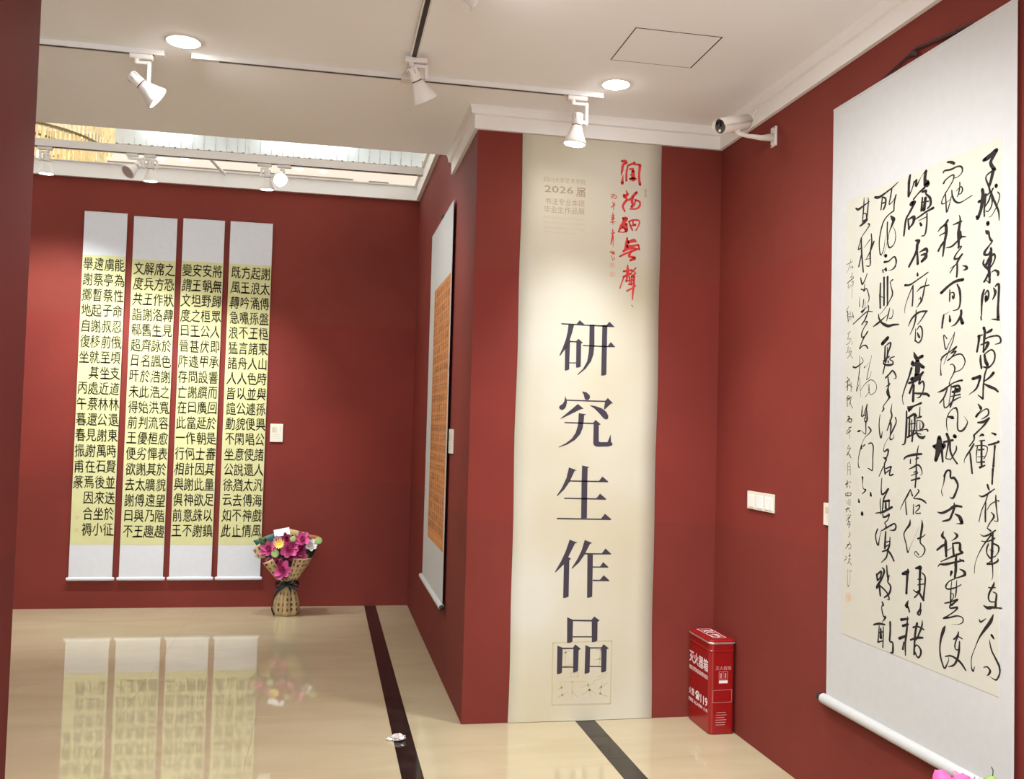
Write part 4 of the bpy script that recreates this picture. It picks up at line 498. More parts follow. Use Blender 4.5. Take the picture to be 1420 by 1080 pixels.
# ------------------------------------------------------------ hanging scrolls
def roller(name, P, u0, u1, v, rad, m, parent, k, capm=None, capr=None, capl=0.02):
    a = Vector(P(u0, v, k)); b = Vector(P(u1, v, k)); d = (b - a).normalized()
    mb = MB(); L = (b - a).length
    mb.lathe([(rad * .96, 0), (rad, .002), (rad, L - .002), (rad * .96, L)], 20, frame(a, d))
    o = mb.build(name, m, parent, smooth=True)
    if capm:
        for p, dd in ((a, -d), (b, d)):
            mb = MB(); c = capr or rad * 0.8
            mb.lathe([(c * .7, 0), (c * .75, capl * .2), (c, capl * .35), (c, capl * .85), (c * .8, capl)], 16, frame(p, dd))
            mb.build('roller_knob', capm, o, smooth=True)
    return o
TEXT = [['能為性命忍俄頃支道林還東時賢並送於征', '虜亭蔡子叔前至坐近林公謝萬石後來坐小', '遠蔡暫起謝移就其處蔡還見謝在焉因合褥', '舉謝擲地自復坐　丙午暮春振甫篆'],
        ['之恐狀轉見於色謝之寬容愈表於貌望階趨', '席方作洛生詠諷浩浩洪流桓憚其曠遠乃趣', '解兵王謝舊齊名於此始判優劣謝太傅與王', '文度共詣郗超日旰未得前王便欲去謝曰不'],
        ['將無歸眾人即承響而回於是審其量足以鎮', '安朝野桓公伏甲設饌廣延朝士因此欲誅謝', '安王坦之王甚遽問謝曰當作何計謝神意不', '變謂文度曰晉阼存亡在此一行相與俱前王'],
        ['謝太傅盤桓東山時與孫興公諸人汎海戲風', '起浪涌孫王諸人色並遽便唱使還太傅神情', '方王吟嘯不言舟人以公貌閑意說猶去不止', '既風轉急浪猛諸人皆諠動不坐公徐云如此']]
lab = ['leftmost of the four narrow seal-script scrolls, its last column short above two faint seals',
       'second from left of the four narrow seal-script scrolls on the back wall',
       'third from left of the four narrow seal-script scrolls on the back wall',
       'rightmost of the four narrow seal-script scrolls, its foot behind the flowers']
for k, (ua, ub, tz) in enumerate(((-1.917, -1.596, 3.121), (-1.546, -1.216, 3.106), (-1.170, -0.848, 3.114), (-0.803, -0.469, 3.115))):
    t = thing('hanging_scroll', ((ua + ub) / 2, 7.98, 0.22), lab[k], 'scroll', 'four seal-script scrolls on the back wall')
    P = PK(0.016)
    sheet(P, ua, ub, .225, tz, .0015).build('mounting', 'silk_blue', t)
    zt = tz - 0.342
    sheet(P, ua + .001, ub - .001, .499, zt, .0022).build('paper', 'paper_yellow', t)
    mb = MB(); PT = PK(0.0186)
    pit = (2.705 - .615) / 17
    for c, colm in enumerate(TEXT[k]):
        uc = ub - .042 - c * .0785
        for r, ch in enumerate(colm[:19]):
            if ch == '　': continue
            rr = r * 17 / (18 if c < 4 and len(colm) == 19 else 17)
            du = random.uniform(-.002, .002); wp = random.uniform(-.12, .12)
            for e in (-.0009, .0009):                     # a second pass of the brush thickens the line
                put_glyph(mb, ch, PT, uc + du + e, 2.705 - rr * pit - (3.12 - tz) + e, .074, .107, warp=wp)
        mb.build('text_column', 'ink_green', t); mb = MB()
    if k == 0:
        mb = MB()
        for v in (.72, .62):
            for a in ((ua + .035, v, ua + .055, v), (ua + .055, v, ua + .055, v - .02), (ua + .055, v - .02, ua + .035, v - .02), (ua + .035, v - .02, ua + .035, v), (ua + .045, v, ua + .045, v - .02)):
                bar(mb, PT, *a, .003)
        mb.build('seal_print', 'print_pink', t)
    roller('roller', PK(0), ua - .008, ub + .008, .232, .014, 'silk_blue', t, .018, 'silk_blue', .012, .008)
    roller('top_rod', PK(0), ua, ub, tz, .005, 'silk_blue', t, .014)
    mb = MB(); um = (ua + ub) / 2
    mb.tube([PK(0)(um - .055, tz, .010), PK(0)(um - .03, tz + .012, .008), PK(0)(um, tz + .022, .008), PK(0)(um + .04, tz + .010, .008), PK(0)(um + .07, tz, .010)], .0022, 6)
    mb.build('hanging_cord', 'cord', t)

# large running-script scroll on the right wall
t = thing('hanging_scroll', (2.05, 3.07, .42), 'large white scroll of black running script filling the right wall', 'scroll')
P = PR(.016)
sheet(P, 2.533, 3.612, .418, 2.866, .0018).build('mounting', 'silk', t)
sheet(P, 2.598, 3.500, .716, 2.454, .003, n=8).build('paper', 'paper_cream', t)
cols_ = {}
edges = (3.395, 3.225, 3.02, 2.855, 2.70)            # the five columns and the signature, told apart by where a stroke lies
for st in INK_R0.split(';'):
    a = [int(q) / 2000 for q in st.split()[::3]]; c = sum(a) / len(a); cols_.setdefault(sum(c < e for e in edges), []).append(st)
for k in sorted(cols_):
    mb = MB(); ink_strokes(mb, ';'.join(cols_[k]), PR(.0193), aspect=0.68, rough=.09); mb.build('text_column', 'ink', t)
mb = MB(); ink_strokes(mb, INK_R1, PR(.0193), aspect=0.68); mb.build('seal_print', 'seal_orange', t)
roller('roller', PR(0), 2.515, 3.625, .425, .021, 'silk', t, .024, 'black', .017, .032)
roller('top_rod', PR(0), 2.533, 3.612, 2.866, .006, 'silk', t, .014)
mb = MB()
pt = [PR(0)(y, z, .012) for y, z in ((3.30, 2.868), (3.22, 2.884), (3.12, 2.902), (3.05, 2.912), (2.93, 2.895), (2.80, 2.882), (2.70, 2.869))]
mb.tube(pt, [.003, .004, .005, .006, .005, .006, .003], 6)
mb.tube([PR(0)(3.10, 2.90, .018), PR(0)(3.06, 2.90, .02), PR(0)(3.04, 2.885, .018)], [.004, .010, .006], 8)
mb.tube([PR(0)(2.96, 2.899, .014), PR(0)(2.82, 2.880, .016)], [.006, .007], 6)
mb.build('hanging_cord', 'cord', t)

# gold-paper scroll seen edge-on on the side wall
t = thing('hanging_scroll', (.70, 6.14, .44), 'white scroll with orange lined paper seen at a sharp angle on the side wall', 'scroll')
P = PS(.018)
sheet(P, 5.56, 6.70, .441, 2.838, .002).build('mounting', 'silk', t)
sheet(P, 5.585, 6.42, .758, 2.413, .0035, n=8).build('paper', 'paper_orange', t)
mb = MB(); q = PS(.0218)
for i in range(9): bar(mb, q, 5.60 + i * .10, .77, 5.60 + i * .10, 2.40, .003)
for i in range(26): bar(mb, q, 5.585, .80 + i * .063, 6.42, .80 + i * .063, .0025)
mb.build('ruled_lines', 'gold_line', t)
mb = MB(); q = PS(.0221); pool = ''.join(TEXT[1]); n = 0
for i in range(8):
    for j in range(25):
        put_glyph(mb, pool[n % len(pool)], q, 6.35 - i * .10, 2.37 - j * .063, .07, .050, flip=-1); n += 1
mb.build('calligraphy', 'ink_brown', t)
roller('roller', PS(0), 5.545, 6.715, .448, .017, 'silk', t, .026, 'black', .014, .03)
roller('top_rod', PS(0), 5.56, 6.70, 2.838, .006, 'silk', t, .016)
mb = MB(); mb.tube([PS(0)(5.95, 2.838, .014), PS(0)(6.05, 2.86, .012), PS(0)(6.13, 2.875, .012), PS(0)(6.2, 2.86, .012), PS(0)(6.3, 2.838, .014)], [.003, .004, .007, .004, .003], 6)
mb.build('hanging_cord', 'cord', t)

# ------------------------------------------------------------ small label plaques
def plaque(P, ua, ub, va, vb, label, flip=1):
    pp = [P((ua + ub) / 2, (va + vb) / 2)][0]
    t = thing('label_plaque', pp, label, 'plaque', None)
    x0, y0, z0 = P(ua, va, 0); x1, y1, z1 = P(ub, vb, .012)
    o = MB().box(min(x0, x1), max(x0, x1), min(y0, y1), max(y0, y1), min(z0, z1), max(z0, z1)).build('board', 'plate', t); bev(o, .0015, 1)
    mb = MB(); cu, cv = (ua + ub) / 2, (va + vb) / 2; wd = ub - ua; h = vb - va; s = flip
    q = lambda u, v, k=0: P(u, v, .0126)
    for a in ((-.22, .32, -.22, 0.02), (.0, .3, .0, .0), (.32, .42, .32, .1)):
        bar(mb, q, cu + s * a[0] * wd, cv + a[1] * h, cu + s * a[2] * wd, cv + a[3] * h, wd * (.28 if a[0] < -.1 else .05))
    for v in (-.1, -.2, -.3): bar(mb, q, cu - .3 * wd, cv + v * h, cu + .25 * wd, cv + v * h, .002)
    mb.build('print', 'plate_print', t)
plaque(PK(0), -.431, -.329, 1.334, 1.482, 'small cream label plaque beside the rightmost seal-script scroll')
plaque(PS(0), 5.40, 5.532, 1.343, 1.483, 'narrow-looking cream label plaque beside the orange-paper scroll', -1)
plaque(PR(0), 3.56, 3.664, 1.13, 1.222, 'small white label plaque half hidden behind the large running-script scroll', -1)

# ------------------------------------------------------------ light switches
t = thing('light_switch', (2.07, 4.26, 1.178), 'row of three white switch plates on the red right wall', 'switch')
for k in range(3):
    ya = 4.122 + k * .0925; 
    o = MB().box(2.0612, 2.0712, ya, ya + .091, 1.135, 1.221).build('switch_plate', 'plate', t); bev(o, .002, 2)
    for (a, b) in (((.008, .042), (.046, .082)) if k == 0 else ((.014, .077),)):
        r = MB().box(2.0582, 2.0622, ya + a, ya + b, 1.145, 1.205).build('rocker', 'white', o); bev(r, .001, 1)

# ------------------------------------------------------------ extinguisher box
t = thing('fire_extinguisher_box', (1.995, 4.645, 0), 'red tin fire extinguisher box with white lettering in the corner', 'box')
def rrect(x0, x1, y0, y1, r, n=6):
    pts = []
    for cx, cy, a0 in ((x1 - r, y1 - r, 0), (x0 + r, y1 - r, 90), (x0 + r, y0 + r, 180), (x1 - r, y0 + r, 270)):
        for i in range(n + 1):
            a = math.radians(a0 + 90 * i / n); pts.append((cx + r * math.cos(a), cy + r * math.sin(a)))
    return pts
def prism(mb, secs, cap=True):
    """secs: list of (point list, z)"""
    n = len(secs[0][0]); vs = []; fs = []
    for pts, z in secs: vs += [(a, b, z) for a, b in pts]
    for i in range(len(secs) - 1):
        for k in range(n):
            k2 = (k + 1) % n; fs.append((i * n + k, i * n + k2, (i + 1) * n + k2, (i + 1) * n + k))
    if cap: fs.append(tuple(range(n))[::-1]); fs.append(tuple((len(secs) - 1) * n + k for k in range(n)))
    return mb.add(vs, fs)
BX0, BX1, BY0, BY1 = 1.928, 2.062, 4.505, 4.790
rr = lambda e, r=.022: rrect(BX0 - e, BX1 + e, BY0 - e, BY1 + e, r + e)
mb = MB(); prism(mb, [(rr(-.004), 0), (rr(0), .004), (rr(0), .405), (rr(.003), .408), (rr(.003), .413), (rr(0), .416), (rr(0), .448)])
mb.build('body', 'tin', t, smooth=False)
mb = MB(); prism(mb, [(rr(.004), .446), (rr(.006), .449), (rr(.006), .453), (rr(.004), .456)]); rim = mb.build('rolled_rim', 'tin_rim', t)
mb = MB(); prism(mb, [(rr(.003), .456), (rr(.004), .461), (rr(-.004), .467), (rr(-.012), .468)]); lid = mb.build('lid', 'tin', t)
PL = lambda u, v, k=0: (BX0 - .0008, u, v)          # left face, reads from far (high Y) to near
PF = lambda u, v, k=0: (u, BY0 - .0008, v)
mb = MB()
put_line(mb, '灭火器箱', PL, 4.775, 4.530, .300, .362, fat=.015)
put_line(mb, 'FIRE EXTINGUISHER BOX', PL, 4.775, 4.530, .264, .285, fat=.02)
put_line(mb, '火警', PL, 4.775, 4.700, .135, .172, fat=.01)
put_line(mb, '119', PL, 4.618, 4.530, .128, .172, fat=.02)
put_line(mb, 'FIRE ALARM 119', PL, 4.775, 4.530, .100, .118, fat=.02)
vs = []
for k in range(9): a = math.pi * k / 8; vs.append((.030 * math.cos(a), .024 * math.sin(a)))
for i in range(8):                                                     # telephone: handset arc and body
    (a, b), (c, d) = vs[i], vs[i + 1]
    mb.add([PL(4.658 - a, .152 + b), PL(4.658 - c, .152 + d), PL(4.658 - c * .62, .152 + d * .6), PL(4.658 - a * .62, .152 + b * .6)], [(0, 1, 2, 3)])
mb.add([PL(4.658 + .024, .132), PL(4.658 - .024, .132), PL(4.658 - .014, .160), PL(4.658 + .014, .160)], [(0, 1, 2, 3)])
mb.build('lettering', 'tin_print', t)
mb = MB()
put_line(mb, '灭火器箱', PF, 1.957, 2.040, .318, .338)
for a in ((1.975, .31, 2.022, .31), (1.975, .272, 2.022, .272)): bar(mb, PF, *a, .002)
for u in (1.976, 1.998, 2.021): bar(mb, PF, u, .272, u, .31, .002)
bar(mb, PF, 1.986, .277, 1.986, .303, .008); bar(mb, PF, 2.010, .277, 2.010, .303, .008)
for a in ((1.945, .218, 2.045, .221), (1.945, .158, 2.045, .160), (1.945, .218, 1.945, .158), (2.045, .221, 2.045, .160)): bar(mb, PF, *a, .0018)
for i, (a, b) in enumerate(((1.965, 2.015), (1.962, 2.02), (1.962, 2.008), (1.960, 2.018), (1.960, 2.015), (1.962, 2.010))): bar(mb, PF, a, .108 - i * .012, b, .109 - i * .012, .003)
mb.build('small_print', 'tin_print_dim', t)
mb = MB(); bar(mb, PF, 1.976, .260, 2.022, .260, .014); mb.build('white_panel', 'tin_print', t)
mb = MB(); PT_ = lambda u, v, k=0: (v, u, .4686)
put_line(mb, '灭火', PT_, 4.74, 4.66, 1.97, 2.03, fat=.03); put_line(mb, '器箱', PT_, 4.64, 4.56, 1.965, 2.02, fat=.03)
for a in ((4.76, 1.96, 4.55, 1.965), (4.76, 2.035, 4.55, 2.03), (4.76, 1.96, 4.76, 2.035), (4.55, 1.965, 4.55, 2.03)): bar(mb, PT_, *a, .004)
mb.build('lid_print', 'tin_print', lid)

# ------------------------------------------------------------ surveillance camera
t = thing('security_camera', (2.06, 4.18, 2.92), 'white bullet security camera on an arm bracket high on the right wall', 'camera')
o = MB().box(2.060, 2.0712, 4.155, 4.205, 2.878, 2.972).build('wall_plate', 'cam_white', t); bev(o, .003, 2)
mb = MB()
for y, z in ((4.165, 2.965), (4.195, 2.885), (4.18, 2.905)): mb.lathe([(.004, 0), (.004, .002)], 8, frame((2.060, y, z), (-1, 0, 0)))
mb.build('screw', 'cord', o)
mb = MB(); mb.tube([(2.062, 4.18, 2.922), (2.00, 4.18, 2.915), (1.93, 4.18, 2.918), (1.885, 4.18, 2.925), (1.868, 4.18, 2.935)], [.020, .013, .010, .010, .011], 12); mb.build('arm', 'cam_white', t, smooth=True)
o = MB().box(1.835, 1.888, 4.165, 4.195, 2.928, 2.946).build('swivel_mount', 'cam_white', t); bev(o, .005, 2)
bd = Vector((-.175, -.070, -.058)).normalized()
a = Vector((1.945, 4.215, 2.995)); fr = frame(a, bd)
mb = MB(); mb.lathe([(.014, -.012), (.026, -.004), (.034, .012), (.036, .03), (.036, .185), (.033, .188)], 24, fr); mb.build('housing', 'cam_white', t, smooth=True)
mb = MB(); mb.lathe([(.033, .186), (.031, .190), (.004, .190)], 24, fr); ff = mb.build('front_panel', 'cam_grey', t)
bx = fr.to_3x3()
mb = MB(); mb.lathe([(.018, 0), (.018, .012), (.015, .014), (.013, .010)], 18, fr @ Matrix.Translation((0, 0, .188)) @ Matrix.Translation(bx.inverted() @ Vector((0, 0, .016)))); mb.build('lens', 'cam_black', ff, smooth=True)
mb = MB(); mb.lathe([(.006, 0), (.006, .006)], 12, fr @ Matrix.Translation((0, 0, .188)) @ Matrix.Translation(bx.inverted() @ Vector((0, 0, -.019)))); mb.build('infrared_lamp', 'white', ff)
# sun shield: a thin curved plate over the housing
mb = MB(); vs = []; fs = []; inv = bx.inverted(); up = (inv @ Vector((0, 0, 1))); up.z = 0; up.normalize(); ang0 = math.atan2(up.y, up.x)
for rad in (.039, .0405):
    for z in (.005, .200):
        for k in range(13):
            an = ang0 + math.radians(-95 + 190 * k / 12); vs.append(fr @ Vector((rad * math.cos(an), rad * math.sin(an), z)))
for k in range(12): fs += [(k, k + 1, 14 + k, 13 + k), (26 + k, 39 + k, 40 + k, 27 + k), (k, 26 + k, 27 + k, k + 1), (13 + k, 14 + k, 40 + k, 39 + k)]
fs += [(0, 13, 39, 26), (12, 38, 51, 25)]
mb.add(vs, fs); mb.build('sun_shield', 'cam_white', t, smooth=True)
mb = MB(); mb.tube([fr @ Vector((0, 0, -.008)), (1.975, 4.23, 3.02), (1.99, 4.235, 3.05), (2.01, 4.24, 3.10)], .0025, 6); mb.build('cable', 'cam_white', t)

# ------------------------------------------------------------ tracks
def track(name, a, b, z, label, hgt=.022, wd=.034, group='ceiling light tracks', groove=(0, 1), drop=0):
    a = Vector((*a, 0)); b = Vector((*b, 0)); d = (b - a); L = d.length; d.normalize(); n = Vector((-d.y, d.x, 0))
    t = thing(name, (a + b) / 2 + Vector((0, 0, z)), label, 'light track', group)
    def pb(s0, s1, o0, o1, z0, z1):
        mb = MB(); vs = []
        for zz in (z0, z1):
            for oo in (o0, o1):
                for ss in (s0, s1): p = a + d * ss + n * oo; vs.append((p.x, p.y, zz))
        mb.add(vs, [(0, 2, 3, 1), (4, 5, 7, 6), (0, 1, 5, 4), (2, 6, 7, 3), (0, 4, 6, 2), (1, 3, 7, 5)]); return mb
    pb(0, L, -wd / 2, -wd * .30, z - hgt, z).add(*(lambda m_: (m_.v, m_.f))(pb(0, L, wd * .30, wd / 2, z - hgt, z))).build('rail', 'track', t)
    pb(L * groove[0], L * groove[1], -wd * .31, wd * .31, z - hgt * .95, z - hgt * .2).build('conductor_slot', 'groove', t)
    pb(-.004, .04, -wd / 2 - .001, wd / 2 + .001, z - hgt - .001, z).build('end_cap', 'track', t)
    pb(L - .04, L + .004, -wd / 2 - .001, wd / 2 + .001, z - hgt - .001, z).build('end_cap', 'track', t)
    return t
track('light_track', (-2.6, 4.45), (-.765, 4.45), 3.15, 'white ceiling track running behind the left wall, ending before the left downlight')
track('light_track', (-.64, 4.45), (1.285, 4.45), 3.15, 'long white ceiling track between the two round downlights', groove=(.06, .90))
track('light_track', (.335, 2.2), (.335, 4.42), 3.15, 'white ceiling track running towards the viewer, joining the long track')
o = MB().box(.300, .372, 4.415, 4.485, 3.122, 3.15).build('track_connector', 'track'); bev(o, .004, 1); tag(o, 'white square connector where the two ceiling tracks meet', 'connector')
bt = track('light_track', (-3.2, 7.0), (.652, 7.0), 3.405, 'white track bridging the open well above the seal-script scrolls', hgt=.052, wd=.05)
mb = MB()
for x in (-2.6, -.62): mb.tube([(x, 7.0, 3.405), (x + .12, 7.0, 5.2)] if False else [(x, 7.0, 3.405), (x, 7.0, 5.19)], .006, 6)
mb.build('suspension_wire', 'track', bt)
mb = MB(); mb.tube([(-.86, 7.0, 3.39), (-.86, 7.02, 3.36), (-.862, 7.99, 3.50)], .012, 6); mb.build('wall_strut', 'track', bt)

# ------------------------------------------------------------ spot lamps
def track_lamp(loc, head, d, label, arm_side, energy=0, deg=50, lit=True, target=None, group='track spot lamps', lens='lamp', scale=1.0, rad=.02, adl=.05):
    """loc: adapter under the rail; head: neck top of the lamp; d: beam direction"""
    x, y, z = loc; hx, hy, hz = head; d = Vector(d).normalized()
    t = thing('track_spot_lamp', loc, label, 'spot lamp', group)
    o = MB().box(x - adl, x + adl, y - .016, y + .016, z - .022, z).build('adapter', 'white', t); bev(o, .004, 1)
    mb = MB(); mb.lathe([(.012, 0), (.010, .02)], 12, frame((x - .02 * arm_side, y, z - .022), (0, 0, -1))); mb.build('swivel', 'white', t)
    c = Vector(head) + d * .045 * scale
    ax = c + Vector((.045 * arm_side * scale, 0, 0))
    mb = MB()
    top = z - .030
    mb.box(min(x - .02 * arm_side, ax.x) - .004, max(x - .02 * arm_side, ax.x) + .006, y - .007, y + .007, top - .014, top)
    mb.box(ax.x - .007, ax.x + .007, min(y, c.y) - .009, max(y, c.y) + .009, c.z - .012, top)
    mb.box(min(c.x, ax.x), max(c.x, ax.x), c.y - .008, c.y + .008, c.z - .008, c.z + .008)
    bev(mb.build('arm', 'white', t), .002, 1)
    fr = frame(head, d) @ Matrix.Scale(scale, 4)
    mb = MB(); mb.lathe([(.018, 0), (.024, .004), (.026, .012), (.026, .058), (.024, .060)], 20, fr); nk = mb.build('lamp_holder', 'white', t, smooth=True)
    mb = MB(); mb.lathe([(.0245, .059), (.0245, .064)], 20, fr); mb.build('gap_ring', 'darkring', nk)
    mb = MB()
    for k in range(6):
        a = k * math.pi / 3; mb.box(-.001, .001, .0255, .0268, .010, .030)
        n8 = 8; seg = mb.v[-n8:]; del mb.v[-n8:]
        for p in seg: mb.v.append(tuple(fr @ (Matrix.Rotation(a, 3, 'Z') @ Vector(p))))
    mb.build('vent_slot', 'darkring', nk)
    mb = MB(); mb.lathe([(.025, .064), (.028, .075), (.037, .100), (.050, .130), (.056, .145), (.057, .152), (.053, .156), (.050, .150)], 28, fr, cap1=False); sh = mb.build('shade', 'white', t, smooth=True)
    mb = MB(); mb.lathe([(.051, .1505), (.030, .1525), (.003, .153)], 28, fr, cap0=False); mb.build('lens', lens, sh, smooth=True)
    if energy:
        p = Vector(head) + d * .165 * scale
        tg = target if target else p + d
        spot('spot_beam', p, tg, energy, deg, rad=rad)
    return t
track_lamp((-.86, 4.45, 3.128), (-.905, 4.45, 3.035), (.62, .12, -.50), 'white spot lamp on the left ceiling track, turned down to the right', 1, 40, 70, target=(.70, 6.2, 1.9), lens='lamp')
track_lamp((.345, 4.17, 3.128), (.325, 4.17, 3.085), (.36, .25, -.62), 'white spot lamp hanging at the joint of the two ceiling tracks', 1, 0, 50, lens='bulb_lens')
track_lamp((1.16, 4.45, 3.128), (1.168, 4.45, 3.045), (-.10, .02, -1), 'white spot lamp at the right end of the long track, before the banner', 1, 9, 66, target=(1.25, 4.72, .4))
track_lamp((.335, 3.30, 3.128), (.36, 3.29, 3.105), (.80, .10, -.42), 'lit white spot lamp cut off by the top edge of the picture', 1, 22, 110, target=(2.07, 3.5, 1.4))
track_lamp((.335, 2.45, 3.128), (.36, 2.44, 3.095), (.70, .15, -.62), 'white spot lamp added out of view on the track to light the large scroll', 1, 48, 95, target=(2.07, 3.3, 1.0))  # extra lamp added out of view to brighten the right scroll
Z7 = 3.353
gl = 'spot lamps above the seal-script scrolls'
track_lamp((-1.955, 7.0, Z7), (-1.945, 7.0, Z7 - .045), (.02, .05, -1), 'lit spot lamp leftmost over the back wall, before the gold chandelier', -1, 72, 100, target=(-2.15, 7.9, 1.5), group=gl, scale=.92)
track_lamp((-1.385, 7.0, Z7), (-1.325, 7.0, Z7 - .062), (-.50, -.55, -.65), 'unlit spot lamp turned back towards the viewer over the back wall', 1, 0, group=gl, lens='bulb_lens', scale=.92, adl=.04)
track_lamp((-1.265, 7.0, Z7), (-1.262, 7.0, Z7 - .045), (.03, .05, -1), 'lit spot lamp aimed straight down, close beside the one turned to the viewer', 1, 70, 82, target=(-1.35, 7.9, .9), group=gl, scale=.92, adl=.04)
track_lamp((-.485, 7.0, Z7), (-.463, 7.0, Z7 - .045), (0, .05, -1), 'lit spot lamp aimed straight down, beside the glaring lamp', -1, 50, 74, target=(-.9, 7.9, .7), group=gl, scale=.92)
track_lamp((-.345, 7.0, Z7), (-.40, 7.06, Z7 - .062), (.22, -.80, -.42), 'glaring spot lamp facing the viewer over the back wall', 1, 8, 90, group=gl, scale=.92)

# ------------------------------------------------------------ downlights
def downlight(x, y, z, r, label, group, m='lamp', energy=0, cat='downlight', cone=118):
    t = thing('downlight', (x, y, z), label, cat, group)
    mb = MB(); mb.lathe([(r * 1.18, 0), (r * 1.15, -.004), (r * 1.02, -.005), (r, -.001)], 32, Matrix.Translation((x, y, z)), cap0=False, cap1=False); mb.build('trim_ring', 'white', t, smooth=True)
    mb = MB(); mb.lathe([(r * 1.01, -.0015), (r * .7, -.012), (.004, -.014)], 32, Matrix.Translation((x, y, z)), cap0=False); mb.build('diffuser', m, t, smooth=True)
    if energy: spot('downlight_beam', (x, y, z - .02), (x, y, 0), energy, cone, .9, (.96, 1, 1), r)
downlight(-.66, 4.30, 3.15, .068, 'bright round ceiling downlight at the left, near the gap in the track', 'main ceiling downlights', energy=55)
downlight(1.31, 4.30, 3.15, .062, 'bright round ceiling downlight at the right, above the banner', 'main ceiling downlights', energy=95, cone=72)
for (x, y), l in zip(((-1.79, 10.47), (-1.53, 10.42), (-.358, 10.45), (-.105, 10.47)), ('first', 'second', 'third', 'fourth')):
    downlight(x, y, 4.24, .045, l + ' from the left of four small lights in the far ceiling beyond the well', 'far ceiling downlights', 'lamp_far')

# ------------------------------------------------------------ vertical blinds in the well
t = thing('vertical_blind', (-.6, 10.0, 4.24), 'row of pale vertical blind vanes hanging in the well over the back wall', 'blind')
vane = None; kb = None
for k in range(28):
    x = -2.13 + k * .111
    if vane is None:
        vane = MB().box(-.053, .053, -.0015, .0015, 0, .86).build('slat', 'blind', t); kb = MB().box(-.010, .010, -.006, .006, -.012, .004).build('vane_weight', 'knob', vane)
        vane.matrix_parent_inverse = Matrix.Identity(4); kb.matrix_parent_inverse = Matrix.Identity(4); o = vane; kk = kb
    else:
        o = vane.copy(); COL.objects.link(o); kk = kb.copy(); COL.objects.link(kk); kk.parent = o
    o.parent = t; o.location = (x + .6, 0, .0); o.rotation_euler = (0, 0, random.uniform(.05, .16))
MB().box(-2.25, 1.0, 9.97, 10.03, 5.13, 5.17).build('head_rail', 'blind', t)

# ------------------------------------------------------------ chandelier
cx, cy = -2.83, 9.0
t = thing('chandelier', (cx, cy, 3.56), 'gold crystal chandelier drum seen over the back wall at the left', 'chandelier')
def ring(r, z, h, wd, m, nm):
    mb = MB(); mb.lathe([(r - wd, z), (r, z), (r, z + h), (r - wd, z + h), (r - wd, z)], 56, Matrix.Translation((cx, cy, 0)), cap0=False, cap1=False); mb.build(nm, m, t)
ring(.82, 3.885, .022, .03, 'gold', 'frame_ring'); ring(.88, 4.42, .03, .03, 'gold', 'frame_ring'); ring(.5, 3.885, .02, .03, 'gold', 'frame_ring')
for (r, z0, z1, n) in ((.81, 3.57, 3.885, 120), (.865, 3.93, 4.42, 110), (.49, 3.50, 3.885, 50), (.70, 3.54, 3.885, 80)):
    mb = MB()
    for k in range(n):
        a = 2 * math.pi * k / n; x = cx + r * math.cos(a); y = cy + r * math.sin(a); zz = z0 + random.uniform(0, .03); w_ = random.choice((.006, .009, .012))
        mb.add([(x + w_ * math.cos(a + q), y + w_ * math.sin(a + q), z) for z in (zz, z1) for q in (0, 2.09, 4.19)], [(0, 1, 4, 3), (1, 2, 5, 4), (2, 0, 3, 5), (0, 2, 1), (3, 4, 5)])
        mb.add([(x, y, zz - .02)] + [(x + .012 * math.cos(q), y + .012 * math.sin(q), zz) for q in (0, 1.57, 3.14, 4.71)], [(0, 1, 2), (0, 2, 3), (0, 3, 4), (0, 4, 1)])
    o = mb.build('crystal_strands', 'crystal', t); o['kind'] = 'stuff'
mb = MB()
for a in range(4):
    mb.tube([(cx + .8 * math.cos(a * 1.57), cy + .8 * math.sin(a * 1.57), 4.43), (cx, cy, 5.19)], .006, 5)
mb.build('suspension_rod', 'gold', t)
for a in range(5):
    l = bpy.data.lights.new('chandelier_bulb', 'POINT'); l.energy = 2; l.color = (1, .75, .4); l.shadow_soft_size = .05
    o = bpy.data.objects.new('chandelier_bulb', l); COL.objects.link(o); o.location = (cx + .6 * math.cos(a * 1.256), cy + .6 * math.sin(a * 1.256), 3.80)

# ------------------------------------------------------------ clear crumpled wrapper on the black strip
cxw, cyw = .385, 4.60
t = thing('crumpled_wrapper', (cxw, cyw, 0), 'small shiny crumpled clear wrapper lying on the black floor strip', 'wrapper')
rnd = random.Random(5)
for (dx, dy, sx, sy, sz, nm) in ((.012, 0, .034, .022, .015, 'crumpled_sheet'), (-.028, .004, .020, .012, .007, 'crumpled_fold')):
    bm = bmesh.new(); bmesh.ops.create_icosphere(bm, subdivisions=3, radius=1)
    for v in bm.verts:
        k = 1 + rnd.uniform(-.20, .20); v.co = Vector((v.co.x * sx * k, v.co.y * sy * k, max(v.co.z, -.85) * sz * k))
    me = bpy.data.meshes.new(nm); bm.to_mesh(me); bm.free(); me.materials.append(M['glassy'])
    zmin = min(v.co.z for v in me.vertices)
    for v in me.vertices: v.co += Vector((cxw + dx, cyw + dy, -zmin + .0005))
    link(nm, me, t)

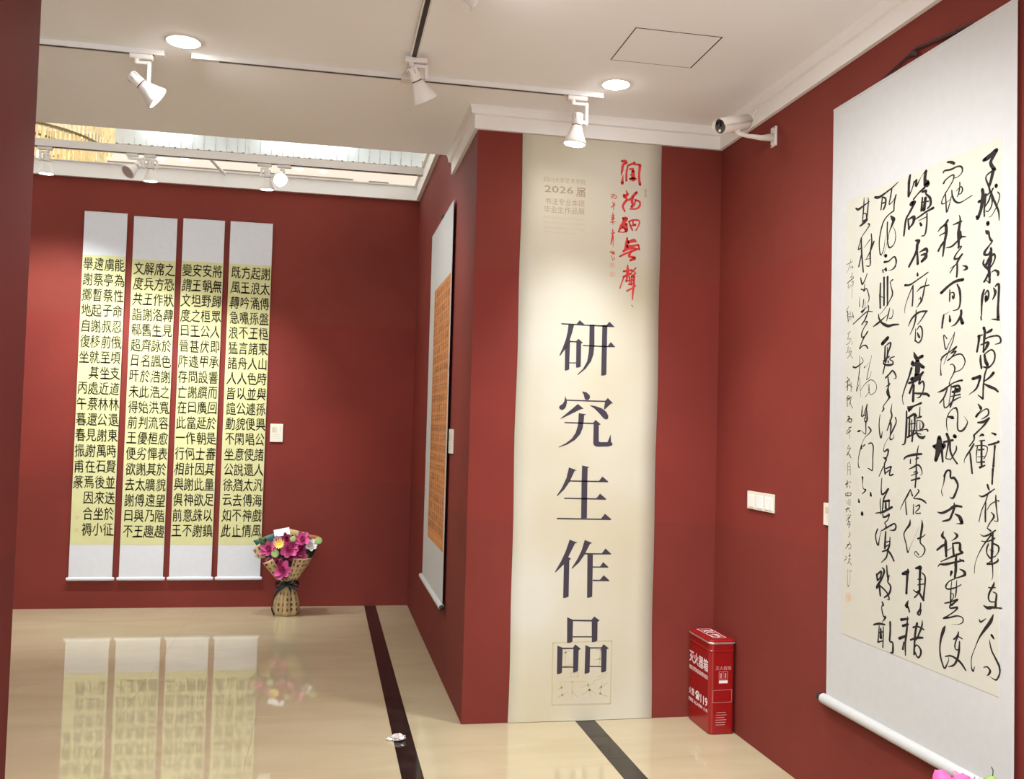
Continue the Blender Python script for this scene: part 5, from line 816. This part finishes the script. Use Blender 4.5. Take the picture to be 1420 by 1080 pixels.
# ------------------------------------------------------------ bouquets
def petal(mb, fr, L, W, curl, cup, n=5, m_=4):
    vs = []; fs = []
    for i in range(n + 1):
        s = i / n; wdt = W * math.sin(math.pi * (0.12 + .80 * s)) ** .7; an = curl * s
        y = L * s * math.cos(an * .5); z = L * s * math.sin(an * .5)
        for j in range(m_ + 1):
            q = (j / m_ - .5) * 2; vs.append(fr @ Vector((q * wdt, y, z + cup * q * q * wdt)))
    for i in range(n):
        for j in range(m_): k = i * (m_ + 1) + j; fs.append((k, k + 1, k + m_ + 2, k + m_ + 1))
    mb.add(vs, fs)
def rose(loc, d, R, m, parent, nm='rose', m2=None):
    """an open, slightly ragged blossom: three rings of petals round a dark heart"""
    fr = frame(loc, d)
    mb = MB()
    for li, (n, tilt, rs, wd) in enumerate(((5, 1.15, .50, .40), (6, .80, .80, .36), (7, .32, 1.08, .33))):
        for k in range(n):
            a = 2 * math.pi * k / n + li * .6 + rnd.uniform(-.2, .2); q = rnd.uniform(.82, 1.15)
            f2 = fr @ Matrix.Rotation(a, 4, 'Z') @ Matrix.Rotation(tilt + rnd.uniform(-.15, .15), 4, 'X')
            petal(mb, f2, R * rs * q, R * rs * wd, .9 if li < 2 else .2, .35, 5, 4)
    o = mb.build(nm, m, parent, smooth=True)
    mb = MB(); mb.lathe([(R * .05, -.02), (R * .20, -.006), (R * .22, R * .12), (R * .12, R * .24), (R * .04, R * .28)], 10, fr); mb.build('flower_heart', m2 or 'pink_deep', o, smooth=True)
    return o
def leaf_at(mb, loc, d, L, W):
    petal(mb, frame(loc, d) @ Matrix.Rotation(math.pi / 2, 4, 'X'), L, W, .4, .25, 4, 2)
def wrap_sheet(t, nm, m, base, top, th=.0015, marks=None, curl=0.0):
    """paper sheet given by lower edge (2 pts) and upper edge (2 pts), bowed outward"""
    (a, b), (c, d) = [[Vector(p) for p in e] for e in (base, top)]
    n = 8; vs = []; nrm = ((b - a).cross(c - a)).normalized()
    for i in range(n + 1):
        s = i / n
        for j in range(n + 1):
            q = j / n; p = (a.lerp(b, q)).lerp(c.lerp(d, q), s)
            p += nrm * (curl * math.sin(math.pi * q) + curl * .6 * math.sin(math.pi * s) * (1 - q) + .003 * math.sin(q * 17 + s * 5))
            vs.append(p)
    fs = [(i * (n + 1) + j, i * (n + 1) + j + 1, (i + 1) * (n + 1) + j + 1, (i + 1) * (n + 1) + j) for i in range(n) for j in range(n)]
    mb = MB(); mb.add(vs, fs); o = mb.build(nm, m, t, smooth=True)
    sm = o.modifiers.new('thick', 'SOLIDIFY'); sm.thickness = th
    if marks:
        mk = MB(); pool = TEXT[3][0] + TEXT[2][1] + TEXT[1][2]; q_ = random.Random(4)
        def PP(u, v, k=0):
            u = min(max(u, 0), 1); v = min(max(v, 0), 1)
            i = min(int(v * n), n - 1); j = min(int(u * n), n - 1); fu, fv = u * n - j, v * n - i
            g = lambda i_, j_: vs[i_ * (n + 1) + j_]
            p = (g(i, j).lerp(g(i, j + 1), fu)).lerp(g(i + 1, j).lerp(g(i + 1, j + 1), fu), fv)
            return p + nrm * marks[2]
        for r in range(marks[0]):
            for c_ in range(marks[1]):
                put_glyph(mk, pool[q_.randrange(len(pool))], PP, (c_ + .5) / marks[1] + q_.uniform(-.03, .03), (r + .5) / marks[0], .55 / marks[1], .62 / marks[0], fat=.02)
        mk.build('printed_writing', 'ink', o)
    return o
def bouquet(bx, by, t):
    # kraft stem wrap: gathered skirt below the ribbon
    mb = MB(); n = 40; vs = []; lv = ((0, .084), (.03, .094), (.10, .090), (.17, .072), (.225, .045), (.25, .036), (.285, .05))
    for z, r in lv:
        for k in range(n):
            a = 2 * math.pi * k / n; rr_ = r * (1 + .10 * math.sin(7 * a) + .03 * math.sin(17 * a)); vs.append((bx + rr_ * math.cos(a), by + rr_ * .8 * math.sin(a), z))
    fs = [(i * n + k, i * n + (k + 1) % n, (i + 1) * n + (k + 1) % n, (i + 1) * n + k) for i in range(len(lv) - 1) for k in range(n)] + [tuple(range(n))[::-1], tuple((len(lv) - 1) * n + k for k in range(n))]
    mb.add(vs, fs); skirt = mb.build('kraft_stem_wrap', 'kraft', t, smooth=True)
    mk = MB(); q_ = random.Random(9); pool = TEXT[3][1]
    for a0 in (-150, -128, -106, -84, -62, -40):
        for z in (.05, .09, .13, .17):
            def PP(u, v, k=0):
                a = math.radians(a0) + u; i = max(i_ for i_ in range(len(lv) - 1) if lv[i_][0] <= v); f = (v - lv[i][0]) / (lv[i + 1][0] - lv[i][0])
                r = (lv[i][1] * (1 - f) + lv[i + 1][1] * f) * (1 + .10 * math.sin(7 * a) + .03 * math.sin(17 * a)) + .002
                return (bx + r * math.cos(a), by + r * .8 * math.sin(a), v)
            put_glyph(mk, pool[q_.randrange(18)], PP, 0, z, .17, .026, fat=.02)
    mk.build('printed_writing', 'ink', skirt)
    # ribbon and bow
    mb = MB(); mb.lathe([(.046, .228), (.048, .235), (.048, .255), (.046, .262)], 24, Matrix.Translation((bx, by, 0))); rb = mb.build('ribbon_band', 'ribbon', t, smooth=True)
    for pts in (((0, .25), (-.035, .275), (-.085, .255), (-.075, .21), (-.03, .235), (0, .25)), ((0, .25), (.04, .272), (.09, .26), (.08, .22), (.035, .232), (0, .25)),
                ((-.01, .245), (-.06, .20), (-.095, .15), (-.11, .07), (-.085, .01)), ((.01, .245), (.035, .19), (.03, .11), (.035, .04))):
        mb = MB(); vs = []; m_ = len(pts)
        for (dx, z) in pts:
            for yy in (-.016, .016): vs.append((bx + dx, by - .085 + yy * .3, z + yy * .8))
        mb.add(vs, [(2 * i, 2 * i + 1, 2 * i + 3, 2 * i + 2) for i in range(m_ - 1)]); o = mb.build('ribbon_loop', 'ribbon', rb, smooth=True)
        o.modifiers.new('thick', 'SOLIDIFY').thickness = .002
    # inner dark cone
    mb = MB(); n = 28; vs = []
    cone = ((.25, .040, .035), (.34, .105, .06), (.44, .18, .085), (.53, .225, .10))
    for z, r, q in cone:
        for k in range(n):
            a = 2 * math.pi * k / n; vs.append((bx + .01 + r * math.cos(a), by + .03 + q * math.sin(a), z + (.02 * math.sin(3 * a + 1) if z > .4 else 0)))
    fs = [(i * n + k, i * n + (k + 1) % n, (i + 1) * n + (k + 1) % n, (i + 1) * n + k) for i in range(3) for k in range(n)]
    mb.add(vs, fs); o = mb.build('dark_inner_wrap', 'wrap_dark', t, smooth=True); o.modifiers.new('thick', 'SOLIDIFY').thickness = .002
    S = lambda dx, dy, z: (bx + dx, by + dy, z)
    wrap_sheet(t, 'green_back_sheet', 'wrap_green', (S(-.10, .04, .34), S(.02, .06, .34)), (S(-.27, .02, .57), S(-.02, .10, .66)), curl=.01)
    wrap_sheet(t, 'dark_side_sheet', 'wrap_dark', (S(.03, -.02, .30), S(.09, .02, .32)), (S(.10, -.05, .49), S(.225, .0, .53)), curl=.012)
    wrap_sheet(t, 'kraft_back_sheet', 'kraft', (S(.02, .10, .40), S(.12, .10, .40)), (S(.0, .11, .655), S(.15, .11, .62)), marks=(3, 3, -.004), curl=.005)
    wrap_sheet(t, 'rust_back_sheet', 'wrap_rust', (S(.06, .085, .42), S(.17, .085, .42)), (S(.09, .095, .625), S(.235, .08, .60)), curl=.008)
    wrap_sheet(t, 'kraft_front_sheet', 'kraft', (S(0.0, -.075, .268), S(.085, -.065, .285)), (S(.045, -.135, .455), S(.185, -.105, .455)), marks=(5, 4, .004), curl=.012)
    wrap_sheet(t, 'kraft_side_sheet', 'kraft', (S(-.055, -.07, .262), S(-.005, -.075, .275)), (S(-.185, -.115, .415), S(-.11, -.125, .452)), marks=(5, 2, .004), curl=.010)
    wrap_sheet(t, 'kraft_outer_sheet', 'kraft', (S(-.215, -.09, .445), S(-.165, -.10, .455)), (S(-.265, -.06, .505), S(-.215, -.05, .56)), marks=(2, 2, .004), curl=.008)
    # greenery
    mb = MB(); q_ = random.Random(12)
    for k in range(80):
        a = q_.uniform(-.23, .16); z = .47 + q_.uniform(-.03, .14); leaf_at(mb, S(a, q_.uniform(-.07, .06), z - .02), (q_.uniform(-.6, .4) + a * 2, q_.uniform(-.9, .1), .8), q_.uniform(.035, .07), q_.uniform(.006, .014))
    mb.build('foliage', 'leaf', t, smooth=True)
    mb = MB()
    for k in range(46):
        a = q_.uniform(-.22, .05); z = .50 + q_.uniform(-.06, .10); leaf_at(mb, S(a, q_.uniform(-.09, .03), z - .01), (q_.uniform(-.7, .3) + a, q_.uniform(-.9, 0), .7), q_.uniform(.025, .05), q_.uniform(.004, .010))
    mb.build('light_foliage', 'leaf_light', t, smooth=True)
    # flowers placed as seen from the front: (dx, z, radius, kind)
    def at(px, py): return ((px - 397) * .00590 + .0, .287 + (802 - py) * .00592)
    for (px, py, R, m, m2) in ((398, 762, .062, 'pink', 'pink_deep'), (391, 789, .060, 'pink', 'pink_deep'), (373, 762, .050, 'pink', 'pink'), (415, 749, .048, 'pink', 'pink_deep'),
                               (413, 761, .052, 'pink_deep', 'pink_deep'), (413, 771, .046, 'pink', 'pink_pale'), (395, 748, .034, 'pink_deep', 'pink'), (374, 778, .032, 'pink', 'pink_pale'),
                               (418, 778, .032, 'pink', 'pink_deep'), (384, 751, .034, 'pink_pale', 'pink'), (405, 772, .040, 'pink_deep', 'pink_deep'), (403, 756, .040, 'pink', 'pink_deep'), (366, 766, .034, 'pink', 'pink_pale'), (384, 779, .034, 'pink_deep', 'pink'), (426, 757, .042, 'white_petal', 'white_petal')):
        dx, z = at(px, py); rose(S(dx, -.095 + abs(dx) * .12, z - .01), (dx * .8, -1.0, .45), R * 1.3, m, t, 'pink_blossom' if m != 'white_petal' else 'white_blossom', m2=m2)
    for (px, py, R) in ((381, 768, .030), (403, 749, .022), (436, 751, .028)):
        dx, z = at(px, py); fr = frame(S(dx, -.115, z), (dx * .5, -.9, .45))
        mb = MB(); mb.lathe([(R * .25, -.05), (R * .8, -.02), (R * 1.05, -.003), (R, .003)], 18, fr); pd = mb.build('seed_pod', 'pod_side', t, smooth=True)
        mb = MB(); mb.lathe([(R * .97, .0025), (R * .5, .006), (.001, .007)], 18, fr, cap0=False); mb.build('pod_face', 'pod', pd, smooth=True)
    dx, z = at(386, 756); fr = frame(S(dx, -.115, z), (-.1, -1, .4)); mb = MB()
    for k in range(14): petal(mb, fr @ Matrix.Rotation(k * 2 * math.pi / 14, 4, 'Z') @ Matrix.Rotation(.3, 4, 'X'), .046, .0065, .3, .2, 4, 2)
    yd = mb.build('yellow_daisy', 'yellow_petal', t, smooth=True); mb = MB(); mb.lathe([(.010, 0), (.008, .008), (.002, .010)], 10, fr); mb.build('flower_heart', 'yellow_petal', yd)
    # gift card
    c, u, v = Vector(S(-.05, -.075, .648)), Vector((.058, 0, .012)), Vector((-.006, .010, .026))
    nn = u.cross(v).normalized() * .0008; vs = [c + a * u + b * v + s * nn for s in (-1, 1) for a, b in ((-1, -1), (1, -1), (1, 1), (-1, 1))]
    mb = MB(); mb.add(vs, [(0, 3, 2, 1), (4, 5, 6, 7), (0, 1, 5, 4), (1, 2, 6, 5), (2, 3, 7, 6), (3, 0, 4, 7)]); mb.build('gift_card', 'card', t)
    mb = MB(); mb.tube([S(-.05, -.066, .63), S(-.03, .0, .42)], .002, 5); mb.build('card_stick', 'card', t)
t = thing('flower_bouquet', (-.24, 7.66, 0), 'pink flower bouquet in kraft and dark green paper standing at the back wall', 'bouquet')
bouquet(-.243, 7.66, t)

# second bouquet, only its top inside the picture, before the large scroll
t = thing('flower_bouquet', (1.86, 2.52, 0), 'pink flowers and a green bud just showing at the bottom right before the large scroll', 'bouquet')
mb = MB(); mb.lathe([(.05, 0), (.06, .02), (.035, .14), (.045, .18), (.10, .32), (.115, .37)], 24, Matrix.Translation((1.86, 2.52, 0)), cap1=False); o = mb.build('kraft_wrap', 'kraft', t, smooth=True)
rose((1.815, 2.50, .45), (-.35, -.35, 1), .085, 'pink', t, 'pink_lily')
rose((1.885, 2.49, .455), (.1, -.3, 1), .075, 'pink_pale', t, 'pale_pink_lily', m2='pink')
mb = MB(); mb.lathe([(.006, -.16), (.012, -.03), (.026, .0), (.030, .022), (.022, .043), (.006, .056)], 14, frame((1.952, 2.50, .462), (.05, 0, 1))); mb.build('green_bud', 'pod', t, smooth=True)
mb = MB(); mb.tube([(1.957, 2.50, .515), (1.955, 2.495, .535), (1.945, 2.49, .548)], .0015, 5)
for k in range(16): leaf_at(mb, (1.86 + rnd.uniform(-.08, .08), 2.52 + rnd.uniform(-.05, .05), .36), (rnd.uniform(-.6, .6), rnd.uniform(-.6, .6), 1), .09, .016)
mb.build('foliage', 'leaf', t, smooth=True)
mb = MB()
for dx in (-.04, 0.0, .04): mb.tube([(1.86 + dx, 2.52, .43), (1.86, 2.52, .05)], .004, 5)
mb.build('stems', 'leaf', t)
